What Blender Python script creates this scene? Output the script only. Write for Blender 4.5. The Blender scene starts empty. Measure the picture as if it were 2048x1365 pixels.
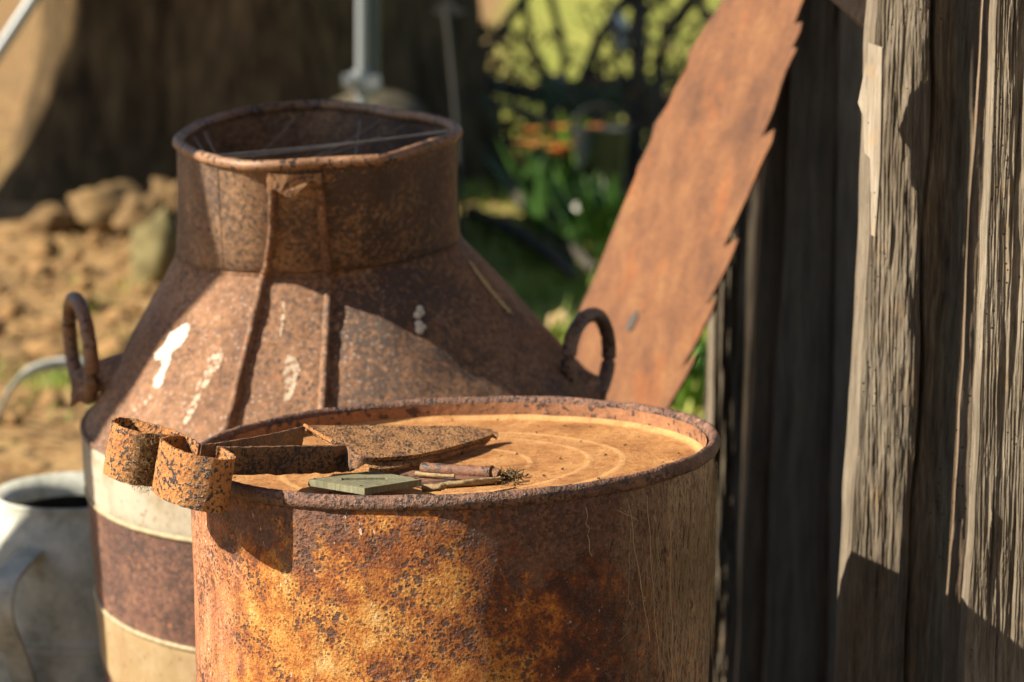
import bpy, math, random
from mathutils import Vector, Matrix, noise as mn

# ------------------------------------------------------------------ camera, light, exposure
scene = bpy.context.scene
COL = scene.collection
F = 5000.0                     # focal length in units of the 2048-wide picture
PITCH = math.radians(8.4)
CAM = Vector((0.0, 0.0, 0.95))
cam_d = bpy.data.cameras.new("camera")
cam_d.sensor_width = 36.0
cam_d.lens = F / 2048 * 36
cam_d.clip_start, cam_d.clip_end = 0.05, 2000
cam_d.dof.use_dof = True
cam_d.dof.focus_distance = 1.93
cam_d.dof.aperture_fstop = 6.4
cam_d.dof.aperture_blades = 9
cam = bpy.data.objects.new("camera", cam_d)
COL.objects.link(cam)
cam.location = CAM
cam.rotation_euler = (math.pi / 2 - PITCH, 0, 0)
scene.camera = cam

SUN_AZ, SUN_EL = math.radians(10), math.radians(35)
SUNV = Vector((math.cos(SUN_EL) * math.cos(SUN_AZ), math.cos(SUN_EL) * math.sin(SUN_AZ), -math.sin(SUN_EL)))
world = bpy.data.worlds.new("World")
scene.world = world
world.use_nodes = True
nt = world.node_tree
sky = nt.nodes.new("ShaderNodeTexSky")
sky.sky_type = 'NISHITA'
sky.sun_disc = False
sky.sun_elevation = SUN_EL
sky.sun_rotation = math.atan2(-SUNV.x, -SUNV.y)
nt.links.new(sky.outputs[0], nt.nodes["Background"].inputs[0])
nt.nodes["Background"].inputs[1].default_value = 0.05
sun_d = bpy.data.lights.new("sun", 'SUN')
sun_d.energy = 5.0
sun_d.angle = math.radians(0.5)
sun_d.color = (1.0, 0.86, 0.66)
sun = bpy.data.objects.new("sun", sun_d)
COL.objects.link(sun)
sun.rotation_euler = SUNV.to_track_quat('-Z', 'Y').to_euler()
scene.view_settings.view_transform = 'Standard'
scene.view_settings.look = 'None'
scene.view_settings.exposure = 1.2
scene.view_settings.gamma = 1.0

random.seed(7)
FWD = Vector((0, math.cos(PITCH), -math.sin(PITCH)))
UP = Vector((0, math.sin(PITCH), math.cos(PITCH)))


def ray(px, py):
    return FWD + Vector((1, 0, 0)) * ((px - 1024) / F) - UP * ((py - 682.5) / F)


def P(px, py, Y):
    d = ray(px, py)
    return CAM + d * (Y / d.y)


def on_plane(px, py, q, n):
    d = ray(px, py)
    return CAM + d * ((q - CAM).dot(n) / d.dot(n))


def on_z(px, py, z):
    return on_plane(px, py, Vector((0, 0, z)), Vector((0, 0, 1)))


def mpp(p):
    return (p - CAM).dot(FWD) / F


def fbm(v, o=4):
    return mn.fractal(v, 1.0, 2.0, o)


# ------------------------------------------------------------------ object helpers
class MB:
    def __init__(self):
        self.v, self.f = [], []

    def add(self, vs, fs):
        o = len(self.v)
        self.v += [tuple(p) for p in vs]
        self.f += [tuple(i + o for i in f) for f in fs]

    def grid(self, rows, close_u=False, close_v=False):
        nr, nc = len(rows), len(rows[0])
        vs = [p for r in rows for p in r]
        fs = []
        for i in range(nr - (0 if close_v else 1)):
            for j in range(nc - (0 if close_u else 1)):
                a, b = i * nc + j, i * nc + (j + 1) % nc
                c, d = ((i + 1) % nr) * nc + (j + 1) % nc, ((i + 1) % nr) * nc + j
                fs.append((a, b, c, d))
        self.add(vs, fs)

    def tube(self, pts, r, n=10, closed=False, cap=True, jit=0.0):
        pts = [Vector(p) for p in pts]
        m = len(pts)
        rows = []
        ref = Vector((0, 0, 1))
        for i, p in enumerate(pts):
            a = pts[(i - 1) % m] if (closed or i > 0) else p
            b = pts[(i + 1) % m] if (closed or i < m - 1) else p
            t = (b - a).normalized()
            if abs(t.dot(ref)) > 0.95:
                rr = Vector((1, 0, 0))
            else:
                rr = ref
            u = t.cross(rr).normalized()
            w = t.cross(u).normalized()
            rad = r(i / max(1, m - 1)) if callable(r) else r
            row = []
            for k in range(n):
                an = 2 * math.pi * k / n
                q = u * math.cos(an) + w * math.sin(an)
                rk = rad * (1 + (jit * mn.noise((p + q * rad) * (1.5 / max(rad, 1e-5))) if jit else 0))
                row.append(p + q * rk)
            rows.append(row)
        self.grid(rows, close_u=True, close_v=closed)
        if cap and not closed:
            o = len(self.v)
            self.add(rows[0], [tuple(range(n))[::-1]])
            self.add(rows[-1], [tuple(range(n))])

    def prism(self, outline, ext):
        """closed outline of Vectors pushed along ext (Vector)"""
        n = len(outline)
        vs = [Vector(p) for p in outline] + [Vector(p) + ext for p in outline]
        fs = [tuple(range(n))[::-1], tuple(range(n, 2 * n))]
        fs += [(i, (i + 1) % n, n + (i + 1) % n, n + i) for i in range(n)]
        self.add(vs, fs)

    def build(self, name, mat=None, parent=None, smooth=True, fix=True):
        me = bpy.data.meshes.new(name)
        me.from_pydata(self.v, [], self.f)
        me.update()
        if fix:
            import bmesh
            bm = bmesh.new()
            bm.from_mesh(me)
            bmesh.ops.recalc_face_normals(bm, faces=bm.faces)
            bm.to_mesh(me)
            bm.free()
        if smooth:
            me.polygons.foreach_set("use_smooth", [True] * len(me.polygons))
        o = bpy.data.objects.new(name, me)
        COL.objects.link(o)
        if mat:
            me.materials.append(mat)
        if parent:
            o.parent = parent
        return o


def thing(name, label, cat, loc=(0, 0, 0), rot=(0, 0, 0), group=None):
    o = bpy.data.objects.new(name, None)
    o.empty_display_size = 0.05
    COL.objects.link(o)
    o.location, o.rotation_euler = loc, rot
    return tag(o, label, cat, group)


def tag(o, label, cat, group=None, kind=None):
    o["label"], o["category"] = label, cat
    if group:
        o["group"] = group
    if kind:
        o["kind"] = kind
    return o


def struct(o, kind="structure"):
    o["kind"] = kind
    return o


def autosharp(o, deg=40):
    m = o.modifiers.new("edges", 'EDGE_SPLIT')
    m.split_angle = math.radians(deg)
    return o


def bevel(o, w, seg=2):
    m = o.modifiers.new("bevel", 'BEVEL')
    m.width, m.segments, m.limit_method = w, seg, 'ANGLE'
    return o


def smooth_path(pts, per=6, closed=False):
    pts = [Vector(p) for p in pts]
    n, out = len(pts), []
    for i in range(n if closed else n - 1):
        p0 = pts[(i - 1) % n] if (closed or i > 0) else pts[i] * 2 - pts[i + 1]
        p1, p2 = pts[i], pts[(i + 1) % n]
        p3 = pts[(i + 2) % n] if (closed or i < n - 2) else pts[i + 1] * 2 - pts[i]
        for k in range(per):
            t = k / per
            out.append(0.5 * ((2 * p1) + (p2 - p0) * t + (2 * p0 - 5 * p1 + 4 * p2 - p3) * t * t
                              + (3 * p1 - p0 - 3 * p2 + p3) * t ** 3))
    if not closed:
        out.append(pts[-1])
    return out


def loc(o, p):
    return Vector(p) - o.location


# ------------------------------------------------------------------ material helpers
class N:
    def __init__(self, name, rough=0.85, spec=0.3, metal=0.0):
        self.m = bpy.data.materials.new(name)
        self.m.use_nodes = True
        self.t = self.m.node_tree
        self.b = self.t.nodes["Principled BSDF"]
        self.b.inputs["Roughness"].default_value = rough
        self.b.inputs["Specular IOR Level"].default_value = spec
        self.b.inputs["Metallic"].default_value = metal
        self.co = self.n("ShaderNodeTexCoord").outputs["Object"]

    def n(self, t):
        return self.t.nodes.new(t)

    def put(self, sock, v):
        if isinstance(v, bpy.types.NodeSocket):
            self.t.links.new(v, sock)
        elif isinstance(v, (tuple, list)) and len(v) == 3 and sock.type == 'RGBA':
            sock.default_value = (*v, 1)
        else:
            sock.default_value = v

    def map(self, scale=(1, 1, 1), loc=(0, 0, 0), vec=None):
        k = self.n("ShaderNodeMapping")
        self.put(k.inputs["Vector"], vec or self.co)
        k.inputs["Scale"].default_value = scale
        k.inputs["Location"].default_value = loc
        return k.outputs[0]

    def noise(self, s, detail=5, rough=0.6, dist=0.0, vec=None, seed=0.0):
        k = self.n("ShaderNodeTexNoise")
        k.noise_dimensions = '4D'
        k.inputs["W"].default_value = seed
        self.put(k.inputs["Vector"], vec or self.co)
        k.inputs["Scale"].default_value = s
        k.inputs["Detail"].default_value = detail
        k.inputs["Roughness"].default_value = rough
        k.inputs["Distortion"].default_value = dist
        return k.outputs["Fac"]

    def voro(self, s, feat='F1', vec=None, rnd=1.0):
        k = self.n("ShaderNodeTexVoronoi")
        k.feature = feat
        self.put(k.inputs["Vector"], vec or self.co)
        k.inputs["Scale"].default_value = s
        k.inputs["Randomness"].default_value = rnd
        return k.outputs["Distance"]

    def ramp(self, f, stops):
        k = self.n("ShaderNodeValToRGB")
        self.put(k.inputs[0], f)
        e = k.color_ramp.elements
        while len(e) < len(stops):
            e.new(0.5)
        for i, (p, c) in enumerate(stops):
            e[i].position = p
            e[i].color = (*c, 1) if isinstance(c, tuple) else (c, c, c, 1)
        return k.outputs[0]

    def step(self, f, a, b):
        k = self.n("ShaderNodeMapRange")
        k.interpolation_type = 'SMOOTHSTEP'
        self.put(k.inputs["Value"], f)
        k.inputs["From Min"].default_value = a
        k.inputs["From Max"].default_value = b
        return k.outputs[0]

    def mix(self, f, a, b, mode='MIX'):
        k = self.n("ShaderNodeMix")
        k.data_type = 'RGBA'
        k.blend_type = mode
        self.put(k.inputs[0], f)
        self.put(k.inputs[6], a)
        self.put(k.inputs[7], b)
        return k.outputs[2]

    def math(self, op, a, b=0.0):
        k = self.n("ShaderNodeMath")
        k.operation = op
        self.put(k.inputs[0], a)
        self.put(k.inputs[1], b)
        return k.outputs[0]

    def sep(self, vec=None):
        k = self.n("ShaderNodeSeparateXYZ")
        self.put(k.inputs[0], vec or self.co)
        return k.outputs

    def bump(self, h, dist=0.002, strength=1.0, prev=None):
        k = self.n("ShaderNodeBump")
        k.inputs["Strength"].default_value = strength
        k.inputs["Distance"].default_value = dist
        self.put(k.inputs["Height"], h)
        if prev:
            self.put(k.inputs["Normal"], prev)
        return k.outputs[0]

    def out(self, col, normal=None, rough=None):
        self.put(self.b.inputs["Base Color"], col)
        if normal:
            self.put(self.b.inputs["Normal"], normal)
        if rough is not None:
            self.put(self.b.inputs["Roughness"], rough)
        return self.m


def rust(name, cols, spot=(0.035, 0.024, 0.022), s_big=18, s_spot=150, thr=0.55, s_fine=700, bump=0.0015,
         rough=0.8, spec=0.3, seed=0.0, soft=0.05, spot_amt=1.0):
    m = N(name, rough, spec)
    big = m.noise(s_big, 12, 0.74, 0.1, seed=seed)
    c = m.ramp(big, [(0.32 + 0.36 * i / (len(cols) - 1), k) for i, k in enumerate(cols)])
    fine = m.noise(s_fine, 3, 0.7, seed=seed + 3)
    c = m.mix(0.75, c, m.ramp(fine, [(0.25, 0.45), (0.5, 0.95), (0.75, 1.5)]), 'MULTIPLY')
    sp = m.noise(s_spot, 4, 0.58, 0.1, seed=seed + 7)
    mod = m.noise(s_big * 1.7, 4, 0.6, seed=seed + 11)
    spm = m.math('ADD', sp, m.math('MULTIPLY', m.math('SUBTRACT', mod, 0.5), 0.5))
    mask = m.math('MULTIPLY', m.step(spm, thr, thr + soft), spot_amt)
    c = m.mix(mask, c, spot)
    h = m.math('ADD', m.math('MULTIPLY', fine, 0.35), m.math('MULTIPLY', sp, 0.8))
    nb = m.bump(h, bump, 1.0)
    return m.out(c, nb, m.math('SUBTRACT', rough, m.math('MULTIPLY', mask, 0.25)))


def wood(name, cols, sx=110, sz=5, bump=0.002, seed=0.0, dark=(0.03, 0.027, 0.024), thr=0.42, rough=0.85, bounce_tint=None):
    m = N(name, rough, 0.2)
    wv = m.noise(5, 3, 0.5, seed=seed + 20)
    w = m.n("ShaderNodeVectorMath")
    w.operation = 'MULTIPLY_ADD'
    k = m.n("ShaderNodeCombineXYZ")
    m.put(k.inputs[0], m.math('SUBTRACT', wv, 0.5))
    m.put(w.inputs[0], k.outputs[0])
    w.inputs[1].default_value = (0.03, 0, 0)
    m.put(w.inputs[2], m.co)
    co = w.outputs[0]
    g = m.noise(1.0, 8, 0.7, 0.3, m.map((sx, sx, sz), vec=co), seed)
    big = m.noise(14, 6, 0.68, 0.0, m.map((1, 1, 0.35)), seed + 2)
    c = m.ramp(m.math('ADD', m.math('MULTIPLY', g, 0.55), m.math('MULTIPLY', big, 0.45)),
               [(0.36 + 0.28 * i / (len(cols) - 1), k_) for i, k_ in enumerate(cols)])
    fine = m.noise(1.0, 5, 0.75, 0.2, m.map((sx * 4, sx * 4, sz * 3), vec=co), seed + 5)
    c = m.mix(0.8, c, m.ramp(fine, [(0.28, 0.45), (0.5, 1.0), (0.72, 1.5)]), 'MULTIPLY')
    cr = m.step(m.noise(1.0, 4, 0.55, 0.5, m.map((sx * 0.8, sx * 0.8, sz * 0.45), vec=co), seed + 8), thr - 0.06, thr - 0.12)
    c = m.mix(m.math('MULTIPLY', cr, 0.9), c, dark)
    tan = m.step(m.noise(30, 5, 0.65, seed=seed + 14), 0.56, 0.68)
    c = m.mix(m.math('MULTIPLY', tan, 0.35), c, tuple(v * f for v, f in zip(cols[-1], (0.95, 0.72, 0.48))))
    if bounce_tint is not None:
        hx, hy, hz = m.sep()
        ed = m.math('ADD', m.math('SUBTRACT', hx, m.math('MULTIPLY', hz, bounce_tint[1])), m.math('MULTIPLY', m.math('SUBTRACT', m.noise(25, 6, 0.7, seed=seed + 30), 0.5), 0.05))
        c = m.mix(m.math('MULTIPLY', m.step(ed, bounce_tint[0] - 0.008, bounce_tint[0] + 0.012), 0.85), c, m.mix(0.6, c, m.ramp(g, [(0.35, (0.05, 0.03, 0.015)), (0.5, (0.20, 0.12, 0.055)), (0.65, (0.34, 0.22, 0.10))])))
    hole = m.math('MULTIPLY', m.step(m.voro(150), 0.17, 0.10), m.step(big, 0.50, 0.56))
    c = m.mix(hole, c, dark)
    h = m.math('ADD', g, m.math('MULTIPLY', fine, 0.5))
    h = m.math('SUBTRACT', h, m.math('MULTIPLY', m.math('MAXIMUM', cr, hole), 0.8))
    return m.out(c, m.bump(h, bump, 1.0))


def plain(name, col, rough=0.6, spec=0.4, metal=0.0, var=0.25, s=60):
    m = N(name, rough, spec, metal)
    n = m.noise(s, 5, 0.65)
    c = m.mix(1.0, col, m.ramp(n, [(0.3, 1 - var), (0.7, 1 + var)]), 'MULTIPLY')
    return m.out(c, m.bump(n, 0.0008, 0.6))


# ------------------------------------------------------------------ ground
def make_ground():
    m = N("ground_mix", 0.95, 0.15)
    sx, sy, sz = m.sep()
    n = m.noise(2.2, 6, 0.65)
    n2 = m.noise(9, 6, 0.7, seed=3)
    dirt = m.ramp(n2, [(0.34, (0.10, 0.06, 0.03)), (0.48, (0.27, 0.165, 0.07)), (0.64, (0.42, 0.28, 0.13))])
    litter = m.noise(45, 4, 0.7, seed=5)
    dirt = m.mix(0.85, dirt, m.ramp(litter, [(0.3, 0.45), (0.5, 1.0), (0.7, 1.35)]), 'MULTIPLY')
    far = m.noise(0.6, 4, 0.6, seed=8)
    grass = m.ramp(m.math('ADD', m.math('MULTIPLY', n2, 0.5), m.math('MULTIPLY', far, 0.5)),
                   [(0.35, (0.10, 0.16, 0.02)), (0.5, (0.26, 0.29, 0.05)), (0.65, (0.45, 0.40, 0.12))])
    mk = m.step(m.math('ADD', sx, m.math('MULTIPLY', m.math('SUBTRACT', n, 0.5), 2.2)), -0.6, 0.15)
    tuft = m.step(n, 0.60, 0.66)
    mk = m.math('MAXIMUM', mk, m.math('MULTIPLY', tuft, 0.7))
    c = m.mix(mk, dirt, grass)
    # by the shed the ground is bare earth, with the shed's shade darkened into its colour
    bare_shaded = m.math('MULTIPLY', m.step(m.math('ADD', sy, m.math('MULTIPLY', m.math('SUBTRACT', n, 0.5), 1.5)), 5.0, 4.2), m.step(sx, -0.25, 0.05))
    c = m.mix(bare_shaded, c, m.mix(1.0, dirt, (0.12, 0.11, 0.10), 'MULTIPLY'))
    dk = m.noise(1.0, 8, 0.72, 0.0, m.map((2.2, 4.5, 1)), 14)
    c = m.mix(m.math('MULTIPLY', m.step(dk, 0.50, 0.60), 0.75), c, (0.07, 0.05, 0.03))  # dark humus patches; the stretched bands paint shadows into the ground
    mat = m.out(c, m.bump(n2, 0.02, 0.8))
    b = MB()
    ys = [-3 + 0.25 * i for i in range(0, 92)] + [20 + 1.0 * i for i in range(1, 30)] + [60, 90, 150, 300, 700, 1500]
    xs = [-900, -300, -80, -30, -14] + [-8 + 0.25 * i for i in range(65)] + [12, 20, 40, 90, 300, 900]
    rows = []
    for y in ys:
        row = []
        for x in xs:
            z = 0.0
            if -9 < x < 9 and 2 < y < 40:
                z = 0.05 * fbm(Vector((x * 0.9, y * 0.9, 3.3)), 4) + 0.035 * fbm(Vector((x * 4, y * 4, 1.3)), 3)
                z *= min(1, (y - 2) / 2)
            row.append((x, y, z))
        rows.append(row)
    b.grid(rows)
    return struct(b.build("ground", mat))


make_ground()

# ------------------------------------------------------------------ timber shed on the right
W_GREY = wood("weathered_grey_wood", [(0.075, 0.061, 0.045), (0.17, 0.145, 0.112), (0.30, 0.262, 0.208)], 190, 16, 0.0016)
W_BROWN = wood("weathered_brown_wood", [(0.09, 0.065, 0.045), (0.2, 0.15, 0.105), (0.33, 0.26, 0.19)], 110, 5, 0.003, 4.0)
W_DARK = wood("old_dark_board", [(0.10, 0.085, 0.068), (0.18, 0.145, 0.105), (0.27, 0.21, 0.15)], 60, 4, 0.001, 9.0)
W_PALE = wood("pale_split_wood", [(0.17, 0.145, 0.112), (0.28, 0.245, 0.197), (0.37, 0.335, 0.28)], 160, 6, 0.001, 6.0, dark=(0.2, 0.17, 0.13), thr=0.36)

shed = thing("timber_shed", "weathered timber shed wall of upright split slabs beside the rusty drum", "shed", P(1800, 1365, 2.4).xy.to_3d())


def slab(name, l, r, Y, thick, mat, front=None, amp=0.003, gx=120, gz=5, nu=40, nv=160, ztop=1.45, seed=0.0, ledge=0.0012):
    """upright split slab; l, r = its left and right edge where the picture's top and bottom lie, Y = its distance"""
    def edge(pp):
        a, b = P(pp[0], 0, Y), P(pp[1], 1365, Y)
        t0, t1 = (ztop - b.z) / (a.z - b.z), (-0.03 - b.z) / (a.z - b.z)
        return b + (a - b) * t1, b + (a - b) * t0
    (lb, lt), (rb, rt) = edge(l), edge(r)
    rows = []
    nl = 10
    for i in range(nv + 1):
        z = i / nv
        L, R = lb.lerp(lt, z), rb.lerp(rt, z)
        wob = 0.004 * fbm(Vector((seed, L.z * 5, 0.3)), 3)
        L = L + Vector((wob, 0, 0))
        row = []
        for k in range(nl):                         # left face, back to front
            t = k / nl
            d0 = front(0.0, L.z) if front else 0.0
            p = L + Vector((0, d0 + (thick - d0) * (1 - t), 0))
            p.x += ledge * fbm(Vector((p.y * 90 + seed, p.z * 9, 2.0)), 4)
            row.append(p)
        for k in range(nu + 1):                     # front face
            s = k / nu
            p = L.lerp(R, s)
            d = front(s, p.z) if front else 0.0
            e = min(1, s * 12 + 0.15)
            n1 = mn.noise(Vector((p.x * gx + seed, p.z * gz, seed)))
            n2 = mn.noise(Vector((p.x * gx * 2.3 + seed, p.z * gz * 2.1, seed + 4)))
            n3 = mn.noise(Vector((p.x * gx * 4.5 + seed, p.z * gz * 4.5, seed + 9)))
            d += e * amp * (1.6 * (1 - abs(n1)) ** 3 + 0.8 * (1 - abs(n2)) ** 2 + 0.5 * n3)
            p.y += d
            row.append(p)
        row.append(R + Vector((0, thick, 0)))
        rows.append([p - shed.location for p in row])
    b = MB()
    b.grid(rows)
    n = len(rows[0])
    b.add(rows[-1], [tuple(range(n))])
    # back
    b.add([rows[0][0], rows[0][-1], rows[-1][-1], rows[-1][0]], [(0, 1, 2, 3)])
    return autosharp(b.build(name, mat, shed), 60)


def f_near(s, z):
    ed = 0.15 + 0.05 * mn.noise(Vector((1.0, z * 14, 0)))
    if s < ed:
        return -0.016 * s + 0.0005 * mn.noise(Vector((s * 60, z * 8, 4)))
    d = 0.004 * min(1, (s - ed) * 8) - 0.026 * s
    g = mn.noise(Vector((s * 16, z * 5, 2.2)))
    d += 0.005 * max(0, g) + 0.010 * max(0, 0.25 - abs(mn.noise(Vector((s * 9 + 3, z * 2.2, 7.7)))) * 2.2)
    return d


def f_post(s, z):
    d = 0.085 * max(0, s - 0.35) ** 2.0 + 0.034 * max(0, 0.45 - s)
    cr = abs(s - 0.56 - 0.06 * mn.noise(Vector((0.5, z * 9, 0))))
    d += 0.02 * max(0, 1 - cr / 0.035) * (0.5 + 0.5 * mn.noise(Vector((2, z * 6, 5))))
    d += 0.0022 * fbm(Vector((s * 9, z * 14, 3.1)), 4) * min(1, s * 5)
    return d


slab("post", (1993, 1931), (2180, 2150), 2.05, 0.030, W_GREY, f_near, 0.0011, 380, 9, 150, 620, seed=1.0)
slab("board", (1968, 1885), (2040, 2000), 2.17, 0.007, W_BROWN, None, 0.0012, 200, 8, 24, 160, seed=2.0)
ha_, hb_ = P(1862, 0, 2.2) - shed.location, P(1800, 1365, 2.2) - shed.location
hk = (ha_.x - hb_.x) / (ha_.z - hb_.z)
W_POST = wood("split_post_wood", [(0.075, 0.061, 0.045), (0.17, 0.145, 0.112), (0.30, 0.262, 0.208)], 190, 16, 0.0022, 2.0, bounce_tint=(ha_.x - hk * ha_.z, hk))  # shaded right half tinted brown in place of warm bounce light
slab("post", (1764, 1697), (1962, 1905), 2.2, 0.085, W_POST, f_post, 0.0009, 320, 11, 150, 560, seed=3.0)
slab("board", (1930, 1862), (2060, 2040), 2.42, 0.03, W_DARK, None, 0.002, seed=4.0)
slab("board", (1682, 1653), (2010, 1990), 3.04, 0.03, W_DARK, None, 0.0006, seed=5.0)
slab("board", (1590, 1525), (1676, 1648), 3.055, 0.025, W_DARK, None, 0.0006, seed=6.0)
slab("board", (1545, 1474), (1604, 1545), 3.07, 0.03, W_DARK, None, 0.0006, seed=7.0)
slab("post", (1458, 1400), (1510, 1474), 3.2, 0.10, W_GREY, lambda s, z: 0.03 * (s - 0.3) ** 2, 0.004, seed=8.0)
slab("board", (1484, 1468), (1800, 1760), 3.75, 0.03, W_DARK, None, 0.001, seed=9.0)

# eave and near wall boards added outside the picture; they keep the sky off the things below
b = MB()
b.prism([loc(shed, p) for p in (Vector((-0.35, -2.5, 2.65)), Vector((2.6, -2.5, 3.0)), Vector((2.6, 4.2, 3.0)), Vector((-0.35, 4.2, 2.65)))], Vector((0, 0, 0.03)))
b.build("added_roof", W_DARK, shed, smooth=False)
for i in range(11):
    y0 = 1.75 - 0.36 * i
    b = MB()
    b.prism([loc(shed, p) for p in (Vector((0.62, y0, 0)), Vector((0.62, y0 - 0.34, 0)), Vector((0.62, y0 - 0.34, 2.75)), Vector((0.62, y0, 2.75)))], Vector((0.025, 0, 0)))
    b.build("board", W_DARK, shed, smooth=False)

# diagonal brace at the top and the pale splintered lath under it
b = MB()
a0, a1 = P(1560, -95, 2.66), P(1775, 100, 2.45)
n_ = (a1 - a0).normalized()
upv = n_.cross(Vector((-0.66, -0.75, 0))).normalized()
if upv.z < 0:
    upv = -upv
upv = upv
b.prism([loc(shed, p) for p in (a0, a1, a1 + upv * 0.11, a0 + upv * 0.11)], Vector((0, 0.02, 0)))
bevel(b.build("brace", W_BROWN, shed), 0.002)
q, nn = P(1745, 200, 2.188), Vector((-0.75, -0.66, 0)).normalized()
lath = [(1737, 86), (1764, 96), (1760, 330), (1750, 474), (1742, 470), (1740, 318), (1729, 306), (1727, 236), (1716, 206), (1727, 150)]
b = MB()
b.prism([loc(shed, on_plane(x, y, q, nn)) for x, y in lath], -nn * 0.003)
autosharp(b.build("lath", W_PALE, shed), 30)

# ------------------------------------------------------------------ rusty drum
drum_c = P(905, 894, 2.03)
DS = mpp(drum_c)
DR, DT = 521 * DS, 0.0054
DZ = drum_c.z
DTILT = math.radians(-2.2)
drum = thing("rusty_drum", "rusty open-rimmed steel drum with golden orange flaking wall carrying the shears", "drum",
             (drum_c.x, drum_c.y, 0.0))


def tz(x, y, z):
    """rim and lid lean a touch to the left"""
    return z - x * math.tan(DTILT) * max(0.0, 1 - (DZ - z) / 0.25)


def drum_wall_mat():
    m = N("drum_wall_rust", 0.72, 0.35)
    x, y, z = m.sep()
    c5 = lambda v, k: m.math('MULTIPLY', m.math('SUBTRACT', v, 0.5), k)
    big = m.noise(11, 5, 0.6, seed=1)
    det = m.noise(30, 12, 0.83, seed=2)
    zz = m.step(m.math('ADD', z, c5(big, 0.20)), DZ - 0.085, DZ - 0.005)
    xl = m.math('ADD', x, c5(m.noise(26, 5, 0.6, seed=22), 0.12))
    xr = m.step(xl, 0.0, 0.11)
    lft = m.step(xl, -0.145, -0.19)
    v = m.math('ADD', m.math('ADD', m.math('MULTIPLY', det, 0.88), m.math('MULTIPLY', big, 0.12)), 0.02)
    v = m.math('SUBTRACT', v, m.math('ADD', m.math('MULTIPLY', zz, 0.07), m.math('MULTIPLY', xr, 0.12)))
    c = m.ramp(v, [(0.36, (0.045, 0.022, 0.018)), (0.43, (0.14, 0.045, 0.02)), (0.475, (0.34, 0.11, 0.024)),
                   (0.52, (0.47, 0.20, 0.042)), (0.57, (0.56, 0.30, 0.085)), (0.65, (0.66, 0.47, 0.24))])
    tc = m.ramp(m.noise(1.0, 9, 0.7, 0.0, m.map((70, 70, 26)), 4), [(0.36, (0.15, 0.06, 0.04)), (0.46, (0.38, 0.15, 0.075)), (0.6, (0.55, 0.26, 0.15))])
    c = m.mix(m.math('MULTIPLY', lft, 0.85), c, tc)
    # streaks running down
    st = m.noise(1.0, 6, 0.65, 0.2, m.map((75, 75, 8)), 5)
    c = m.mix(m.math('MULTIPLY', m.step(st, 0.53, 0.66), 0.75), c, (0.23, 0.075, 0.024))
    fine = m.noise(520, 4, 0.75, seed=3)
    c = m.mix(0.8, c, m.ramp(fine, [(0.25, 0.45), (0.5, 1.0), (0.75, 1.5)]), 'MULTIPLY')
    # purple-brown crust near the rim
    pur = m.ramp(m.noise(240, 6, 0.7, seed=20), [(0.3, (0.035, 0.02, 0.018)), (0.5, (0.13, 0.068, 0.05)), (0.7, (0.25, 0.135, 0.09))])
    pm = m.step(m.math('ADD', m.math('ADD', m.math('MULTIPLY', zz, 0.22), m.math('MULTIPLY', xr, 0.12)), m.noise(55, 11, 0.8, seed=24)), 0.64, 0.71)
    c = m.mix(m.math('MULTIPLY', pm, 0.88), c, pur)
    # round pits of several sizes
    wob = m.noise(90, 3, 0.6, seed=40)
    where = m.noise(20, 5, 0.62, seed=12)
    pits = None
    for sc, rad, lo, hi in ((75, 0.34, 0.50, 0.58), (130, 0.36, 0.46, 0.56), (240, 0.36, 0.42, 0.54)):
        d = m.math('ADD', m.voro(sc), c5(wob, 0.35))
        k = m.math('MULTIPLY', m.step(d, rad, rad - 0.14), m.step(m.math('ADD', where, m.math('MULTIPLY', xr, 0.03)), lo, hi))
        pits = k if pits is None else m.math('MAXIMUM', pits, k)
    c = m.mix(m.math('MULTIPLY', pits, 0.9), c, m.ramp(fine, [(0.35, (0.035, 0.02, 0.018)), (0.6, (0.085, 0.048, 0.042))]))
    sp2 = m.noise(420, 3, 0.6, seed=9)
    c = m.mix(m.math('MULTIPLY', m.step(m.math('ADD', sp2, c5(where, 0.4)), 0.53, 0.61), 0.8), c, (0.10, 0.038, 0.022))
    # pale lime flecks and cracks in the crust
    fl = m.step(m.math('ADD', m.noise(1.0, 4, 0.65, 0.0, m.map((230, 230, 120)), 31), c5(m.noise(16, 3, 0.5, seed=33), 0.35)), 0.64, 0.72)
    c = m.mix(m.math('MULTIPLY', fl, 0.75), c, (0.68, 0.55, 0.42))
    # grey web dust on the right side
    dn = m.noise(1.0, 7, 0.75, 1.0, m.map((260, 260, 75)), 14)
    du = m.math('MULTIPLY', m.step(m.math('ADD', x, c5(m.noise(1.0, 4, 0.6, 0, m.map((40, 40, 9)), 15), 0.09)), 0.115, 0.205), m.step(dn, 0.38, 0.58))
    c = m.mix(m.math('MULTIPLY', du, 0.85), c, (0.52, 0.39, 0.24))
    h = m.math('ADD', m.math('MULTIPLY', fine, 0.35), m.math('ADD', m.math('MULTIPLY', det, 0.5), m.math('MULTIPLY', sp2, 0.55)))
    h = m.math('SUBTRACT', h, m.math('MULTIPLY', pits, 0.28))
    n1 = m.bump(h, 0.0030, 1.0)
    return m.out(c, n1, m.math('SUBTRACT', 0.78, m.math('MULTIPLY', m.math('MAXIMUM', pits, pm), 0.26)))


def drum_r(a, z):
    return DR + 0.0012 + 0.0016 * fbm(Vector((math.cos(a) * 2.2, math.sin(a) * 2.2, z * 7)), 3) - 0.020 * max(0, DZ - z) * 1.0


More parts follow.
